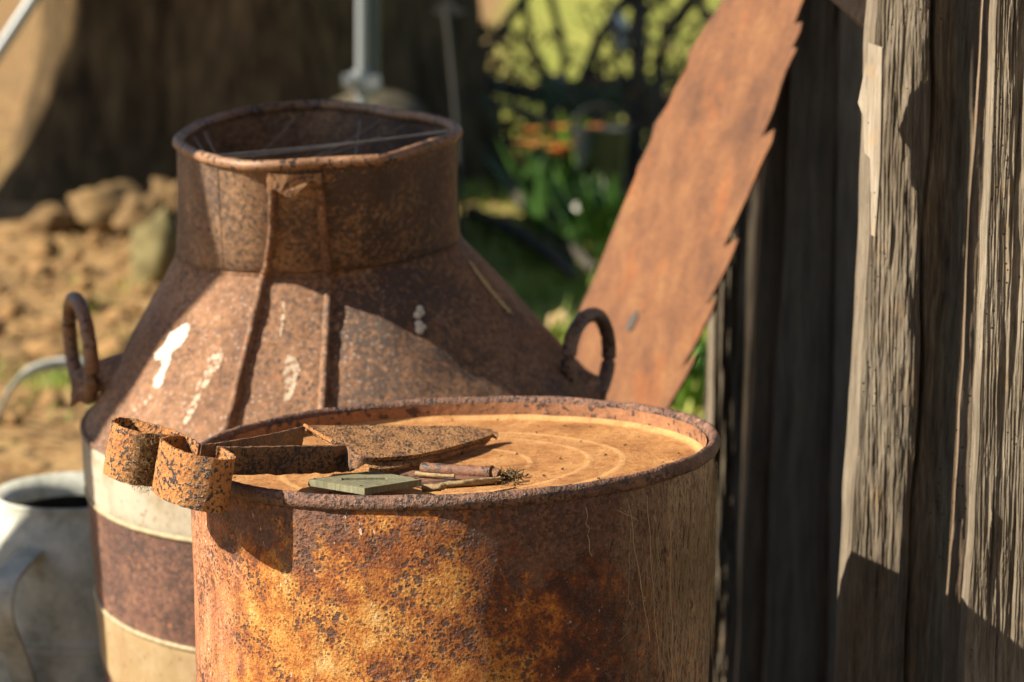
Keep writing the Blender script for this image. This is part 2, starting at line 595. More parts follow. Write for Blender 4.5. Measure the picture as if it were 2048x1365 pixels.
b = MB()
NA = 300
zs = [DZ - 0.002 - 0.0018 * i for i in range(8)] + [DZ - 0.018 - 0.0055 * i for i in range(1, 50)] + [0.2, 0.1, 0.0]
rows = []
for i, z in enumerate(zs):
    row = []
    for k in range(NA):
        a = 2 * math.pi * k / NA
        r = drum_r(a, z)
        if i < 8:
            r -= 0.0015 * (1 - i / 7)
        x, y = r * math.cos(a), r * math.sin(a)
        row.append((x, y, tz(x, y, z)))
    rows.append(row)
b.grid(rows, close_u=True)
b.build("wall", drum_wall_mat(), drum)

RIM_MAT = rust("drum_rim_rust", [(0.08, 0.04, 0.032), (0.17, 0.085, 0.058), (0.34, 0.19, 0.13)], (0.04, 0.026, 0.026), 40, 330, 0.52, 700, 0.0042, 0.55, 0.5, 2.0)
b = MB()
rows = []
for k in range(420):
    a = 2 * math.pi * k / 420
    R = DR + 0.0012 * fbm(Vector((math.cos(a) * 1.5, math.sin(a) * 1.5, 9)), 3)
    row = []
    for j in range(14):
        t = 2 * math.pi * j / 14
        rr = DT * (1 + 0.10 * mn.noise(Vector((math.cos(a) * 40, math.sin(a) * 40, t))))
        r = R + rr * math.cos(t) * 0.85
        x, y = r * math.cos(a), r * math.sin(a)
        z = DZ - DT * 0.2 + rr * math.sin(t) * 1.15 + 0.0012 * fbm(Vector((math.cos(a) * 3, math.sin(a) * 3, 2)), 3)
        row.append((x, y, tz(x, y, z)))
    rows.append(row)
b.grid(rows, close_u=True, close_v=True)
b.build("rim", RIM_MAT, drum)

LID = DZ - 0.0150


def lid_mat():
    m = N("drum_lid_rust", 0.85, 0.25)
    x, y, z = m.sep()
    r = m.math('SQRT', m.math('ADD', m.math('MULTIPLY', x, x), m.math('MULTIPLY', y, y)))
    big = m.noise(22, 10, 0.75, 0.0)
    c = m.ramp(big, [(0.34, (0.19, 0.080, 0.031)), (0.48, (0.38, 0.185, 0.068)), (0.64, (0.50, 0.285, 0.12))])
    sp = m.noise(150, 9, 0.76, 0.0, seed=3)
    c = m.mix(m.math('MULTIPLY', m.step(sp, 0.50, 0.62), 0.8), c, (0.22, 0.085, 0.028))
    c = m.mix(m.math('MULTIPLY', m.step(m.noise(36, 6, 0.7, seed=12), 0.55, 0.66), 0.55), c, (0.30, 0.13, 0.05))
    fine = m.noise(600, 3, 0.7, seed=5)
    c = m.mix(0.7, c, m.ramp(fine, [(0.3, 0.6), (0.5, 1.0), (0.7, 1.35)]), 'MULTIPLY')
    wob = m.math('MULTIPLY', m.math('SUBTRACT', m.noise(30, 3, 0.5, seed=8), 0.5), 0.004)
    rr = m.math('ADD', r, wob)
    for r0, w in ((DR * 0.655, 0.0045), (DR * 0.525, 0.004), (DR * 0.30, 0.004), (DR * 0.965, 0.006)):
        d = m.math('ABSOLUTE', m.math('SUBTRACT', rr, r0))
        c = m.mix(m.math('MULTIPLY', m.math('MULTIPLY', m.step(d, w, w * 0.2), m.step(m.noise(45, 5, 0.7, seed=int(r0 * 999)), 0.3, 0.55)), 0.6), c, (0.60, 0.36, 0.16))
    return m.out(c, m.bump(m.math('ADD', m.math('MULTIPLY', sp, 0.9), m.math('MULTIPLY', fine, 0.3)), 0.003, 1.0))


b = MB()
rows = []
for i in range(91):
    q_ = i / 90
    row = []
    for k in range(160):
        a = 2 * math.pi * k / 160
        r = max(0.0005, (DR - 0.006) * q_)
        x, y = r * math.cos(a), r * math.sin(a)
        z = LID + 0.0012 * fbm(Vector((x * 12, y * 12, 4)), 3)
        for r0 in (0.655, 0.525, 0.30):
            z += 0.0006 * math.exp(-((r - DR * r0) / 0.003) ** 2)
        if q_ > 0.97:
            z += 0.004 * ((q_ - 0.97) / 0.03) ** 2
        row.append((x, y, tz(x, y, z)))
    rows.append(row)
for k in range(1):
    row = []
    for k2 in range(160):
        a = 2 * math.pi * k2 / 160
        r = DR - 0.0055
        x, y = r * math.cos(a), r * math.sin(a)
        row.append((x, y, tz(x, y, DZ)))
b.grid(rows, close_u=True)
b.build("lid", lid_mat(), drum)
b = MB()
rows = []
for z in (LID + 0.001, LID + 0.008, DZ):
    row = []
    for k2 in range(200):
        a = 2 * math.pi * k2 / 200
        r = DR - 0.0058
        x, y = r * math.cos(a), r * math.sin(a)
        row.append((x, y, tz(x, y, z)))
    rows.append(row)
b.grid(rows, close_u=True)
b.build("rim_wall", rust("drum_inner_rust", [(0.13, 0.06, 0.035), (0.25, 0.12, 0.06), (0.38, 0.18, 0.09)], (0.06, 0.035, 0.03), 25, 140, 0.55, 500, 0.0015, 0.75, 0.35, 5.0), drum)


def lid_z(p):
    return tz(p.x - drum_c.x, p.y - drum_c.y, LID)


def on_lid(px, py, h=0.0):
    p = on_z(px, py, LID)
    for _ in range(4):
        p = on_z(px, py, lid_z(p) + h)
    return p


# ------------------------------------------------------------------ sheep shears
SH_MAT = rust("shears_rust", [(0.30, 0.11, 0.03), (0.48, 0.20, 0.05), (0.58, 0.30, 0.10)], (0.042, 0.03, 0.034), 60, 300, 0.52, 900, 0.0042, 0.52, 0.55, 1.0)
SH_DARK = rust("shears_handle_rust", [(0.09, 0.05, 0.03), (0.2, 0.10, 0.05), (0.30, 0.16, 0.08)], (0.04, 0.03, 0.028), 50, 330, 0.5, 900, 0.0035, 0.6, 0.45, 6.0)
BL_MAT = rust("shears_blade_rust", [(0.26, 0.13, 0.055), (0.42, 0.22, 0.09), (0.54, 0.31, 0.14)], (0.06, 0.035, 0.022), 50, 480, 0.50, 1100, 0.0036, 0.7, 0.4, 3.0)
sv = Vector((0.19, -0.03, 1)).normalized()
sq = P(466, 915, 1.852)
shears = thing("sheep_shears", "rusty iron sheep shears with two looped bows lying across the drum rim", "shears", (sq.x, sq.y, sq.z))


def top_path(px, per):
    return smooth_path([loc(shears, on_plane(x, y, sq, sv)) for x, y in px], per)


def band(name, pts, wid, mat, th=0.0022):
    """strip standing on edge along pts (its top edge), wid(t) wide"""
    n = len(pts)
    rows = []
    m = 8
    for i, p in enumerate(pts):
        t = (pts[min(n - 1, i + 1)] - pts[max(0, i - 1)]).normalized()
        side = t.cross(sv).normalized() * (th / 2)
        w = wid(i / (n - 1))
        e0 = 0.0006 * fbm(p * 160, 3)
        e1 = 0.0012 * fbm(p * 110 + Vector((3, 1, 2)), 3)
        ring = []
        for k in range(m + 1):
            q = p - sv * (w * k / m) + sv * (e0 if k == 0 else (e1 if k == m else 0))
            ring.append(q + side * (0.75 if k in (0, m) else 1) + side * 0.35 * mn.noise(q * 130))
        for k in range(m, -1, -1):
            q = p - sv * (w * k / m) + sv * (e0 if k == 0 else (e1 if k == m else 0))
            ring.append(q - side * (0.75 if k in (0, m) else 1))
        rows.append(ring)
    b = MB()
    b.grid(rows, close_u=True)
    b.add(rows[0], [tuple(range(len(rows[0])))])
    b.add(rows[-1], [tuple(range(len(rows[0])))])
    return autosharp(b.build(name, mat, shears), 50)


BW = 0.0415
far_bow = [(400, 889), (384, 878), (361, 867.5), (337, 857), (300, 846.6), (269, 838), (247, 835), (232, 836.5), (226, 841.5),
           (240, 852), (264, 861), (290, 866.5), (321, 869), (345, 869.5), (362, 870)]
near_bow = [(366, 871.5), (350, 872), (333, 874), (323, 878), (337, 889), (361, 901), (385, 909), (409.5, 914), (434, 918), (455, 919.5),
            (466, 917.5), (469, 913), (458, 904), (444, 897), (434, 895)]
band("bow", top_path(far_bow, 8), lambda t: BW * min(1, 0.62 + t * 2.2), SH_MAT)
band("bow", top_path(near_bow, 8), lambda t: BW * (1 if t < 0.78 else 1 - 1.9 * (t - 0.78)), SH_MAT)
band("handle", top_path([(609, 852.5), (552, 866), (479, 879), (420, 888), (402, 889.5)], 10), lambda t: 0.022 + 0.003 * t, SH_DARK)
band("handle", top_path([(436, 894.5), (470, 894), (508, 893.5), (596, 892.5), (660, 891.5), (695, 891.5), (708, 904), (722, 912), (745, 915)], 10),
     lambda t: (0.0225 if t < 0.62 else max(0.006, 0.0225 - 0.052 * (t - 0.62))), SH_DARK, 0.004)

tip = on_lid(997.6, 867, 0.010)
Aq = on_plane(609, 851, sq, sv)
Bq = on_plane(725, 916, sq - sv * 0.010, sv)
bn = (Aq - tip).cross(Bq - tip).normalized()
if bn.z < 0:
    bn = -bn


def blade(name, px, mat, drop, th):
    b = MB()
    ol = [on_plane(x, y, tip, bn) for x, y in px]
    out = []
    for i, p in enumerate(ol):
        q2 = ol[(i + 1) % len(ol)]
        m = max(1, int((q2 - p).length / 0.004))
        for k in range(m):
            s = p.lerp(q2, k / m)
            s = s + (q2 - p).normalized().cross(bn) * 0.0006 * mn.noise(s * 300)
            out.append(loc(shears, s) - bn * drop)
    b.prism(out, -bn * th)
    return autosharp(b.build(name, mat, shears, smooth=False), 30)


blade("blade", [(609, 851), (735, 850.5), (825, 852), (925, 851.8), (940, 854), (982, 858.5), (997.6, 866.5), (996, 873), (988, 868.5), (959, 878),
                (914, 891), (881, 900), (825, 911), (768, 915), (735, 917), (722, 912), (706, 902), (699, 890.5), (672, 889.5), (645, 873)], BL_MAT, 0, 0.0035)
blade("blade", [(722, 905), (800, 890), (985, 866), (975, 875), (881, 905), (800, 924), (765, 929), (742, 925)], BL_MAT, 0.0045, 0.003)
# folded bevel strip along the blade's heel
b = MB()
b.tube([loc(shears, on_plane(x, y, tip + bn * 0.001, bn)) for x, y in [(609, 851), (626, 861), (645, 873), (672, 889)]], 0.0018, 8, jit=0.4)
b.build("blade_heel", SH_MAT, shears)

# ------------------------------------------------------------------ small things lying on the lid
PL_MAT = wood("grey_green_wood", [(0.085, 0.085, 0.055), (0.16, 0.16, 0.105), (0.24, 0.24, 0.165)], 190, 40, 0.0008, 3.0, dark=(0.1, 0.1, 0.06), thr=0.36)
TH = 0.0062
top = [on_lid(x, y, h) for x, y, h in [(615.7, 959, 0.017), (746, 942, 0.010), (843.7, 959, 0.017), (729, 977, 0.024)]]
pn = (top[1] - top[3]).cross(top[0] - top[2]).normalized()
pc = sum(top, Vector()) / 4
plate = thing("slotted_plate", "small grey-green square plate with a slot lying on the drum lid", "plate", (pc.x, pc.y, lid_z(pc) + 0.0008))
sl = [on_plane(x, y, sum(top, Vector()) / 4, pn) for x, y in [(684, 955.5), (772, 954.5), (772, 959.5), (684, 960.5)]]
b = MB()
# top with a slot cut through it: ring of four quads
tv = [loc(plate, p) for p in top] + [loc(plate, p) for p in (sl[0], sl[1], sl[2], sl[3])]
order = [0, 1, 2, 3]
dn = Vector((0, 0, -TH + 0.001))
tp = tv + [v + dn for v in tv]
fs = [(0, 1, 5, 4), (1, 2, 6, 5), (2, 3, 7, 6), (3, 0, 4, 7)]
fs += [(i + 8, j + 8, k + 8, l + 8) for i, j, k, l in fs]
for i in range(4):
    j = (i + 1) % 4
    fs += [(i, j, j + 8, i + 8), (i + 4, j + 4, j + 12, i + 12)]
b.add(tp, fs)
bevel(b.build("plate_body", PL_MAT, plate, smooth=False), 0.0006)
NAIL = plain("nail_iron", (0.05, 0.045, 0.035))
for x, y in [(629, 958.5), (722, 972.5), (733, 945), (831, 958.5)]:
    p = loc(plate, on_plane(x, y, sum(top, Vector()) / 4, pn))
    b = MB()
    b.tube([p - Vector((0, 0, .002)), p + Vector((0, 0, 0.0005))], 0.0013, 8)
    b.build("nail", NAIL, plate)

HG = rust("hinge_rust", [(0.085, 0.038, 0.026), (0.17, 0.08, 0.05), (0.27, 0.135, 0.08)], (0.04, 0.035, 0.035), 40, 160, 0.55, 600, 0.0018, 0.65, 0.4, 8.0)
hc = on_lid(910, 955)
hinge = thing("strap_hinge", "rusty strap hinge with a rolled knuckle lying beside the slotted plate", "hinge", (hc.x, hc.y, lid_z(hc)))
leaf = [on_lid(x, y, 0.0035) for x, y in [(800, 938), (850, 943), (985, 948), (1004, 953), (1003, 958), (985, 962), (900, 968), (850, 972), (800, 962)]]
b = MB()
b.prism([loc(hinge, p) for p in leaf], Vector((0, 0, -0.0028)))
bevel(b.build("leaf_plate", HG, hinge, smooth=False), 0.0008)
b = MB()
k0, k1 = on_lid(845, 938, 0.006), on_lid(980, 946, 0.006)
b.tube([loc(hinge, k0.lerp(k1, i / 20)) for i in range(21)], 0.0052, 14, jit=0.15)
b.build("knuckle", HG, hinge)
b = MB()
k2 = k0.lerp(k1, 1.03)
b.tube([loc(hinge, k0.lerp(k1, 1.0)), loc(hinge, k2)], 0.0062, 12)
b.tube([loc(hinge, k2), loc(hinge, k0.lerp(k1, 1.13)) - Vector((0, 0, .0015))], 0.0045, 12, jit=.2)
b.build("pin", SH_DARK, hinge)

TW = plain("twig_bark", (0.27, 0.2, 0.11), 0.9, 0.2, 0, 0.5, 350)


def twig(px, r, label, h=0.004):
    pts = [on_lid(x, y, h + dz) for x, y, dz in px]
    o = MB()
    org = pts[0].copy()
    o.tube([p - org for p in smooth_path(pts, 8)], lambda t: r * (1 + 0.35 * mn.noise(Vector((t * 16, r * 900, 0))) - 0.3 * t), 9, jit=0.25)
    ob = o.build("twig", TW)
    ob.location = org
    return tag(ob, label, "twig", "twigs on the drum lid")


twig([(845, 977, 0), (880, 975, 0.001), (892, 970, 0.002), (930, 966, 0.003), (970, 962, 0.002), (1000, 957, 0.002)], 0.0028, "long lichened twig lying along the front edge of the rusty hinge", 0.0065)
twig([(832, 948, 0), (865, 951, 0), (909, 953, 0.0)], 0.0021, "short pale twig lying on top of the rusty hinge leaf", 0.0065)
b = MB()
cr = on_lid(1020, 958)
for i in range(90):
    p = Vector((random.gauss(0, 0.0055), random.gauss(0, 0.012), abs(random.gauss(0, 0.0022)))) + Vector((0, 0, 0.001))
    d = Vector((random.gauss(0, 1), random.gauss(0, 1), random.gauss(0, .6))).normalized() * random.uniform(0.0012, 0.0035)
    b.tube([p - d, p + d], random.uniform(0.0003, 0.0008), 5)
o = b.build("dirt_crumbs", plain("dirt", (0.10, 0.075, 0.04), 0.95, 0.1, 0, .5, 400))
o.location = (cr.x, cr.y, lid_z(cr))
tag(o, "small heap of dark dirt crumbs at the right end of the hinge", "debris", kind="stuff")

# loose flakes scattered on the lid
b = MB()
for i in range(150):
    a, r = random.uniform(0, 6.283), DR * 0.95 * math.sqrt(random.random())
    x, y = r * math.cos(a), r * math.sin(a)
    if i < 60:
        a = random.uniform(math.radians(215), math.radians(275))
        r = DR * random.uniform(0.80, 0.965)
        x, y = r * math.cos(a), r * math.sin(a)
    z = tz(x, y, LID) + 0.0015
    d = Vector((random.gauss(0, 1), random.gauss(0, 1), random.gauss(0, .25))).normalized() * random.uniform(0.0006, 0.003 if i < 60 else 0.0015)
    p = Vector((x, y, z))
    b.tube([p - d, p + d], random.uniform(0.0003, 0.0009), 5)
o = b.build("rust_flakes", plain("flake", (0.09, 0.055, 0.03), 0.9, 0.2, 0, .5, 400))
o.location = drum.location
tag(o, "loose dark rust flakes and grit scattered over the orange drum lid", "debris", kind="stuff")

# ------------------------------------------------------------------ cone-topped can
can_sh = P(690, 811, 2.62)              # centre of the shoulder ring
CS = mpp(can_sh)
CR = 520 * CS
LEAN_X, LEAN_Y = math.radians(2.6), math.radians(5.0)   # leans left and towards the viewer
can_axis = Vector((-math.tan(LEAN_X), -math.tan(LEAN_Y), 1)).normalized()
SH_H = can_sh.z / can_axis.z            # shoulder height along the axis
base = can_sh - can_axis * SH_H
zq = Vector((0, 0, 1)).rotation_difference(can_axis)
can = thing("oil_can", "big rusty cone-topped can with white painted bands and two ring handles", "can", base, zq.to_euler())
CM = Matrix.Translation(base) @ zq.to_matrix().to_4x4()
CI = CM.inverted()
CONE_H, NECK_H = 322 * CS / 0.976, 219 * CS / 0.976
NB, NT = 278 * CS, 270 * CS
OFF = -0.017                             # the neck stands a little left of the body's axis
Z1, Z2, Z3 = SH_H, SH_H + CONE_H, SH_H + CONE_H + NECK_H


def cray(px, py):
    return CI @ CAM, (CI.to_3x3() @ ray(px, py)).normalized()


def rim_xy(px, py):
    o, d = cray(px, py)
    return o + d * ((Z3 - o.z) / d.z)


rim_px = [(356, 286), (372, 268), (410, 248), (460, 232), (520, 220), (590, 213), (650, 211), (700, 213), (745, 219), (790, 229), (840, 235),
          (880, 243), (903, 253), (914, 265), (900, 276), (870, 287), (830, 300), (770, 318), (710, 323), (650, 326), (590, 330), (540, 332), (490, 331), (450, 326), (410, 316), (376, 302)]
rim_pts = smooth_path([rim_xy(x, y) for x, y in rim_px], 10, True)
ctr = Vector((OFF, 0, Z3))
rim_tab = sorted((math.atan2(p.y - 0, p.x - OFF), math.hypot(p.x - OFF, p.y)) for p in rim_pts)


def rim_r(a):
    a = (a + math.pi) % (2 * math.pi) - math.pi
    lo = rim_tab[-1]
    lo = (lo[0] - 2 * math.pi, lo[1])
    for t in rim_tab + [(rim_tab[0][0] + 2 * math.pi, rim_tab[0][1])]:
        if t[0] >= a:
            k = (a - lo[0]) / max(1e-6, t[0] - lo[0])
            return lo[1] + (t[1] - lo[1]) * k
        lo = t
    return rim_tab[0][1]


def dent(a, z):
    v = Vector((math.cos(a) * 1.7, math.sin(a) * 1.7, z * 6))
    return 0.0035 * fbm(v, 3) + 0.0012 * fbm(v * 4, 3)


def can_pt(a, z):
    """surface point of the can: body, cone or neck"""
    if z <= Z1:
        r, off = CR + 0.5 * dent(a, z), 0
    elif z <= Z2:
        t = (z - Z1) / (Z2 - Z1)
        r = CR + (NB - CR) * t + dent(a, z) * math.sin(math.pi * t) ** 0.5 * 1.3
        off = OFF * t
    else:
        t = (z - Z2) / (Z3 - Z2)
        w = t ** 0.8
        r = (NB * (1 - w) + rim_r(a) * w) + 0.25 * dent(a, z) * (1 - t) * t
        off = OFF
    return Vector((off + r * math.cos(a), r * math.sin(a), z))


def can_hit(px, py):
    """where the sight line meets the can (local)"""
    o, d = cray(px, py)
    t = 2.0
    while t < 3.2:
        p = o + d * t
        if 0 < p.z < Z3:
            off = 0 if p.z < Z1 else (OFF if p.z > Z2 else OFF * (p.z - Z1) / (Z2 - Z1))
            a = math.atan2(p.y, p.x - off)
            q = can_pt(a, p.z)
            if math.hypot(p.x - off, p.y) <= math.hypot(q.x - off, q.y):
                return p
        t += 0.0006
    return o + d * 2.6


def can_mat(name, cols, seed, s_spot, thr, spot, bump=0.0016, lilac=0.0):
    m = N(name, 0.66, 0.5)
    big = m.noise(15, 11, 0.72, 0.1, seed=seed)
    c = m.ramp(big, [(0.32 + 0.36 * i / (len(cols) - 1), k) for i, k in enumerate(cols)])
    x, y, z = m.sep()
    fine = m.noise(380, 4, 0.7, seed=seed + 2)
    c = m.mix(0.65, c, m.ramp(fine, [(0.25, 0.55), (0.5, 1.0), (0.75, 1.4)]), 'MULTIPLY')
    mid = m.noise(150, 7, 0.74, seed=seed + 17)
    c = m.mix(0.85, c, m.ramp(mid, [(0.33, 0.42), (0.5, 1.0), (0.66, 1.65)]), 'MULTIPLY')
    sp = m.noise(s_spot, 9, 0.76, 0.0, seed=seed + 4)
    md = m.math('MULTIPLY', m.math('SUBTRACT', m.noise(9, 6, 0.65, seed=seed + 6), 0.5), 0.6)
    xr = m.math('MULTIPLY', m.step(x, -0.10, 0.08), 0.085)
    mk = m.step(m.math('ADD', m.math('ADD', sp, md), xr), thr, thr + 0.09)
    c = m.mix(m.math('MULTIPLY', mk, 0.9), c, spot)
    wb = m.math('MULTIPLY', m.math('SUBTRACT', m.noise(210, 3, 0.6, seed=seed + 30), 0.5), 0.5)
    reg = m.noise(16, 5, 0.65, seed=seed + 31)
    for sc, amt, lo in ((115, 0.85, 0.50), (210, 0.75, 0.45)):
        d = m.math('ADD', m.voro(sc), wb)
        pm = m.math('MULTIPLY', m.step(d, 0.36, 0.20), m.step(m.math('ADD', reg, xr), lo, lo + 0.10))
        c = m.mix(m.math('MULTIPLY', pm, amt), c, spot)
    d = m.math('ADD', m.voro(160, vec=m.map((1, 1, 1), (0.3, 0.7, 0.1))), wb)
    pm = m.math('MULTIPLY', m.step(d, 0.30, 0.18), m.step(m.math('SUBTRACT', 1.0, m.math('ADD', reg, xr)), 0.42, 0.52))
    c = m.mix(m.math('MULTIPLY', pm, lilac), c, (0.44, 0.33, 0.28))
    pl = m.step(m.noise(s_spot * 1.4, 4, 0.6, seed=seed + 9), 0.61, 0.68)
    c = m.mix(m.math('MULTIPLY', pl, lilac), c, (0.40, 0.31, 0.29))
    og = m.step(m.noise(70, 4, 0.6, seed=seed + 13), 0.62, 0.70)
    c = m.mix(m.math('MULTIPLY', og, 0.55), c, (0.44, 0.17, 0.06))
    h = m.math('ADD', m.math('MULTIPLY', fine, 0.3), m.math('MULTIPLY', sp, 0.9))
    return m.out(c, m.bump(h, bump, 1.0), m.math('SUBTRACT', 0.68, m.math('MULTIPLY', mk, 0.2)))


CONE_M = can_mat("can_cone_rust", [(0.12, 0.058, 0.033), (0.24, 0.122, 0.062), (0.37, 0.205, 0.11)], 1.0, 170, 0.545, (0.055, 0.032, 0.025), 0.0028, lilac=0.65)
NECK_M = can_mat("can_neck_rust", [(0.12, 0.068, 0.040), (0.23, 0.135, 0.075), (0.36, 0.225, 0.125)], 21.0, 170, 0.50, (0.05, 0.034, 0.03), 0.0032, lilac=0.35)
BODY_M = can_mat("can_body_rust", [(0.085, 0.042, 0.034), (0.16, 0.078, 0.056), (0.26, 0.135, 0.085)], 31.0, 130, 0.48, (0.06, 0.034, 0.032), 0.0026)


def lathe(z0, z1, nz, na, name, mat):
    rows = []
    for i in range(nz + 1):
        z = z0 + (z1 - z0) * i / nz
        rows.append([can_pt(2 * math.pi * k / na, z) for k in range(na)])
    b = MB()
    b.grid(rows, close_u=True)
    return b.build(name, mat, can)


lathe(0, Z1, 60, 160, "body", BODY_M)
lathe(Z1, Z2, 60, 240, "cone", CONE_M)
nk = lathe(Z2, Z3, 30, 240, "neck", NECK_M)
so = nk.modifiers.new("sheet", 'SOLIDIFY')
so.thickness, so.offset = 0.0012, -1
# rolled rim
b = MB()
rp = [can_pt(2 * math.pi * k / 260, Z3) for k in range(260)]
b.tube([p + Vector((0, 0, 0.0010 * fbm(p * 18, 3))) for p in rp], 0.0056, 12, closed=True, jit=0.08)
b.build("rim", rust("can_rim_rust", [(0.13, 0.065, 0.035), (0.24, 0.13, 0.07), (0.38, 0.22, 0.12)], (0.05, 0.035, 0.03), 30, 150, 0.55, 500, 0.0014, 0.5, 0.5, 4.0), can)
# thin lips where cone meets neck and body
for z, r_, nm in ((Z2 - 0.001, 0.0018, "neck_seam"), (Z1 + 0.001, 0.003, "shoulder_seam")):
    b = MB()
    b.tube([can_pt(2 * math.pi * k / 220, z) for k in range(220)], r_, 8, closed=True, jit=0.3)
    b.build(nm, CONE_M, can)

# painted bands round the body, as worn white paint coats standing off the tin by a hair
def paint_mat(name, col, wear, seed):
    m = N(name, 0.7, 0.3)
    n1 = m.noise(22, 6, 0.65, seed=seed)
    n2 = m.noise(120, 5, 0.65, seed=seed + 1)
    c = m.mix(m.step(n1, 0.45, 0.75), col, wear)
    c = m.mix(m.math('MULTIPLY', m.step(n2, 0.55, 0.66), 0.7), c, (0.22, 0.12, 0.06))
    run = m.noise(1.0, 5, 0.65, 0.0, m.map((40, 40, 5)), seed + 3)
    c = m.mix(m.math('MULTIPLY', m.step(run, 0.54, 0.68), 0.6), c, (0.25, 0.15, 0.08))
    x, y, z = m.sep()
    return m.out(c, m.bump(n2, 0.0008, 0.7))


def paint_band(za, zb, mat):
    rows = []
    for i in range(13):
        row = []
        for k in range(240):
            a = 2 * math.pi * k / 240
            e = 0.0045 * fbm(Vector((math.cos(a) * 6, math.sin(a) * 6, za * 40)), 4)
            e2 = 0.0045 * fbm(Vector((math.cos(a) * 6, math.sin(a) * 6, zb * 40 + 9)), 4)
            z = za + e + (zb + e2 - za - e) * i / 12
            p = can_pt(a, min(z, Z1))
            row.append(p + Vector((math.cos(a), math.sin(a), 0)) * (0.0016 if 0 < i < 12 else 0.0002))
        rows.append(row)
    b = MB()
    b.grid(rows, close_u=True)
    return b.build("painted_band", mat, can)


paint_band(Z1 - 118 * CS / 0.976, Z1 - 0.001, paint_mat("white_paint", (0.41, 0.385, 0.32), (0.27, 0.225, 0.15), 1.0))
paint_band(Z1 - 470 * CS / 0.976, Z1 - 335 * CS / 0.976, paint_mat("cream_paint", (0.31, 0.23, 0.125), (0.38, 0.31, 0.205), 4.0))
for zz in (Z1 - 122 * CS / 0.976, Z1 - 333 * CS / 0.976):
    b = MB()
    b.tube([can_pt(2 * math.pi * k / 220, zz) for k in range(220)], 0.0028, 8, closed=True)
    b.build("hoop_bead", plain("bead_paint", (0.34, 0.29, 0.19), 0.7, 0.3, 0, .4, 90), can)

# the two raised seam flanges running from the neck down the cone, with the torn cap between
def outward(p):
    off = OFF if p.z > Z2 else (OFF * (p.z - Z1) / (Z2 - Z1) if p.z > Z1 else 0)
    h = Vector((p.x - off, p.y, 0)).normalized()
    if Z1 < p.z < Z2:
        s = (CR - NB) / (Z2 - Z1)
        return (h + Vector((0, 0, s))).normalized()
    return h


def flange(px, ht, th, seed):
    pts = smooth_path([can_hit(x, y) for x, y in px], 14)
    rows = []
    n = len(pts)
    for i, p in enumerate(pts):
        t = (pts[min(n - 1, i + 1)] - pts[max(0, i - 1)]).normalized()
        o = outward(p)
        s = t.cross(o).normalized()
        w = 0.0016 * mn.noise(Vector((i * 0.09, seed, 0))) + 0.0007 * mn.noise(Vector((i * 0.5, seed, 3)))
        h = ht * (1 + 0.22 * mn.noise(Vector((i * 0.21, seed, 7))))
        a, c = p - o * 0.003, p + o * h
        rows.append([a - s * th * 1.4, p - s * th * 1.2, c - s * th * .7 + s * w, c + o * th * .35 + s * w, c + s * th * .7 + s * w, p + s * th * 1.2, a + s * th * 1.4])
    b = MB()
    b.grid(rows)
    b.add(rows[0], [tuple(range(7))])
    b.add(rows[-1], [tuple(range(7))])
    return b.build("seam_flange", CONE_M, can)


flange([(544, 346), (546, 380), (547, 430), (543, 490), (533, 550), (517, 615), (500, 690), (484, 755), (464, 838), (455, 870)], 0.0085, 0.0042, 1.0)
flange([(637, 345), (640, 390), (645, 440), (651, 500), (657, 560), (656, 620), (653, 680), (650, 740), (646, 810), (644, 840)], 0.0070, 0.0042, 4.0)
CAP_M = rust("torn_cap_rust", [(0.22, 0.12, 0.06), (0.32, 0.18, 0.09), (0.42, 0.26, 0.14)], (0.08, 0.045, 0.03), 40, 300, 0.56, 600, 0.002)
cap = [(540, 345), (580, 348), (642, 344), (641, 362), (632, 360), (622, 357), (610, 368), (594, 384), (580, 388), (566, 380), (552, 372), (541, 380)]
b = MB()
cp = [can_hit(x, y) for x, y in cap]
b.prism([p + outward(p) * (0.0085 + 0.00028 * max(0, y_ - 346)) for p, (x_, y_) in zip(cp, cap)], -outward(cp[0]) * 0.002)
b.build("torn_cap", CAP_M, can, smooth=False)
# lapped vertical seam on the neck
pts = [can_hit(x, y) for x, y in [(437, 333), (440, 400), (444, 470), (447, 545)]]
b = MB()
b.tube(smooth_path(pts, 6), 0.0022, 8)
b.build("neck_seam", NECK_M, can)
pts = [can_hit(x, y) for x, y in [(548, 562), (600, 562), (654, 560)]]
b = MB()
b.tube(smooth_path(pts, 6), 0.0022, 8, jit=.3)
b.build("neck_seam", CONE_M, can)
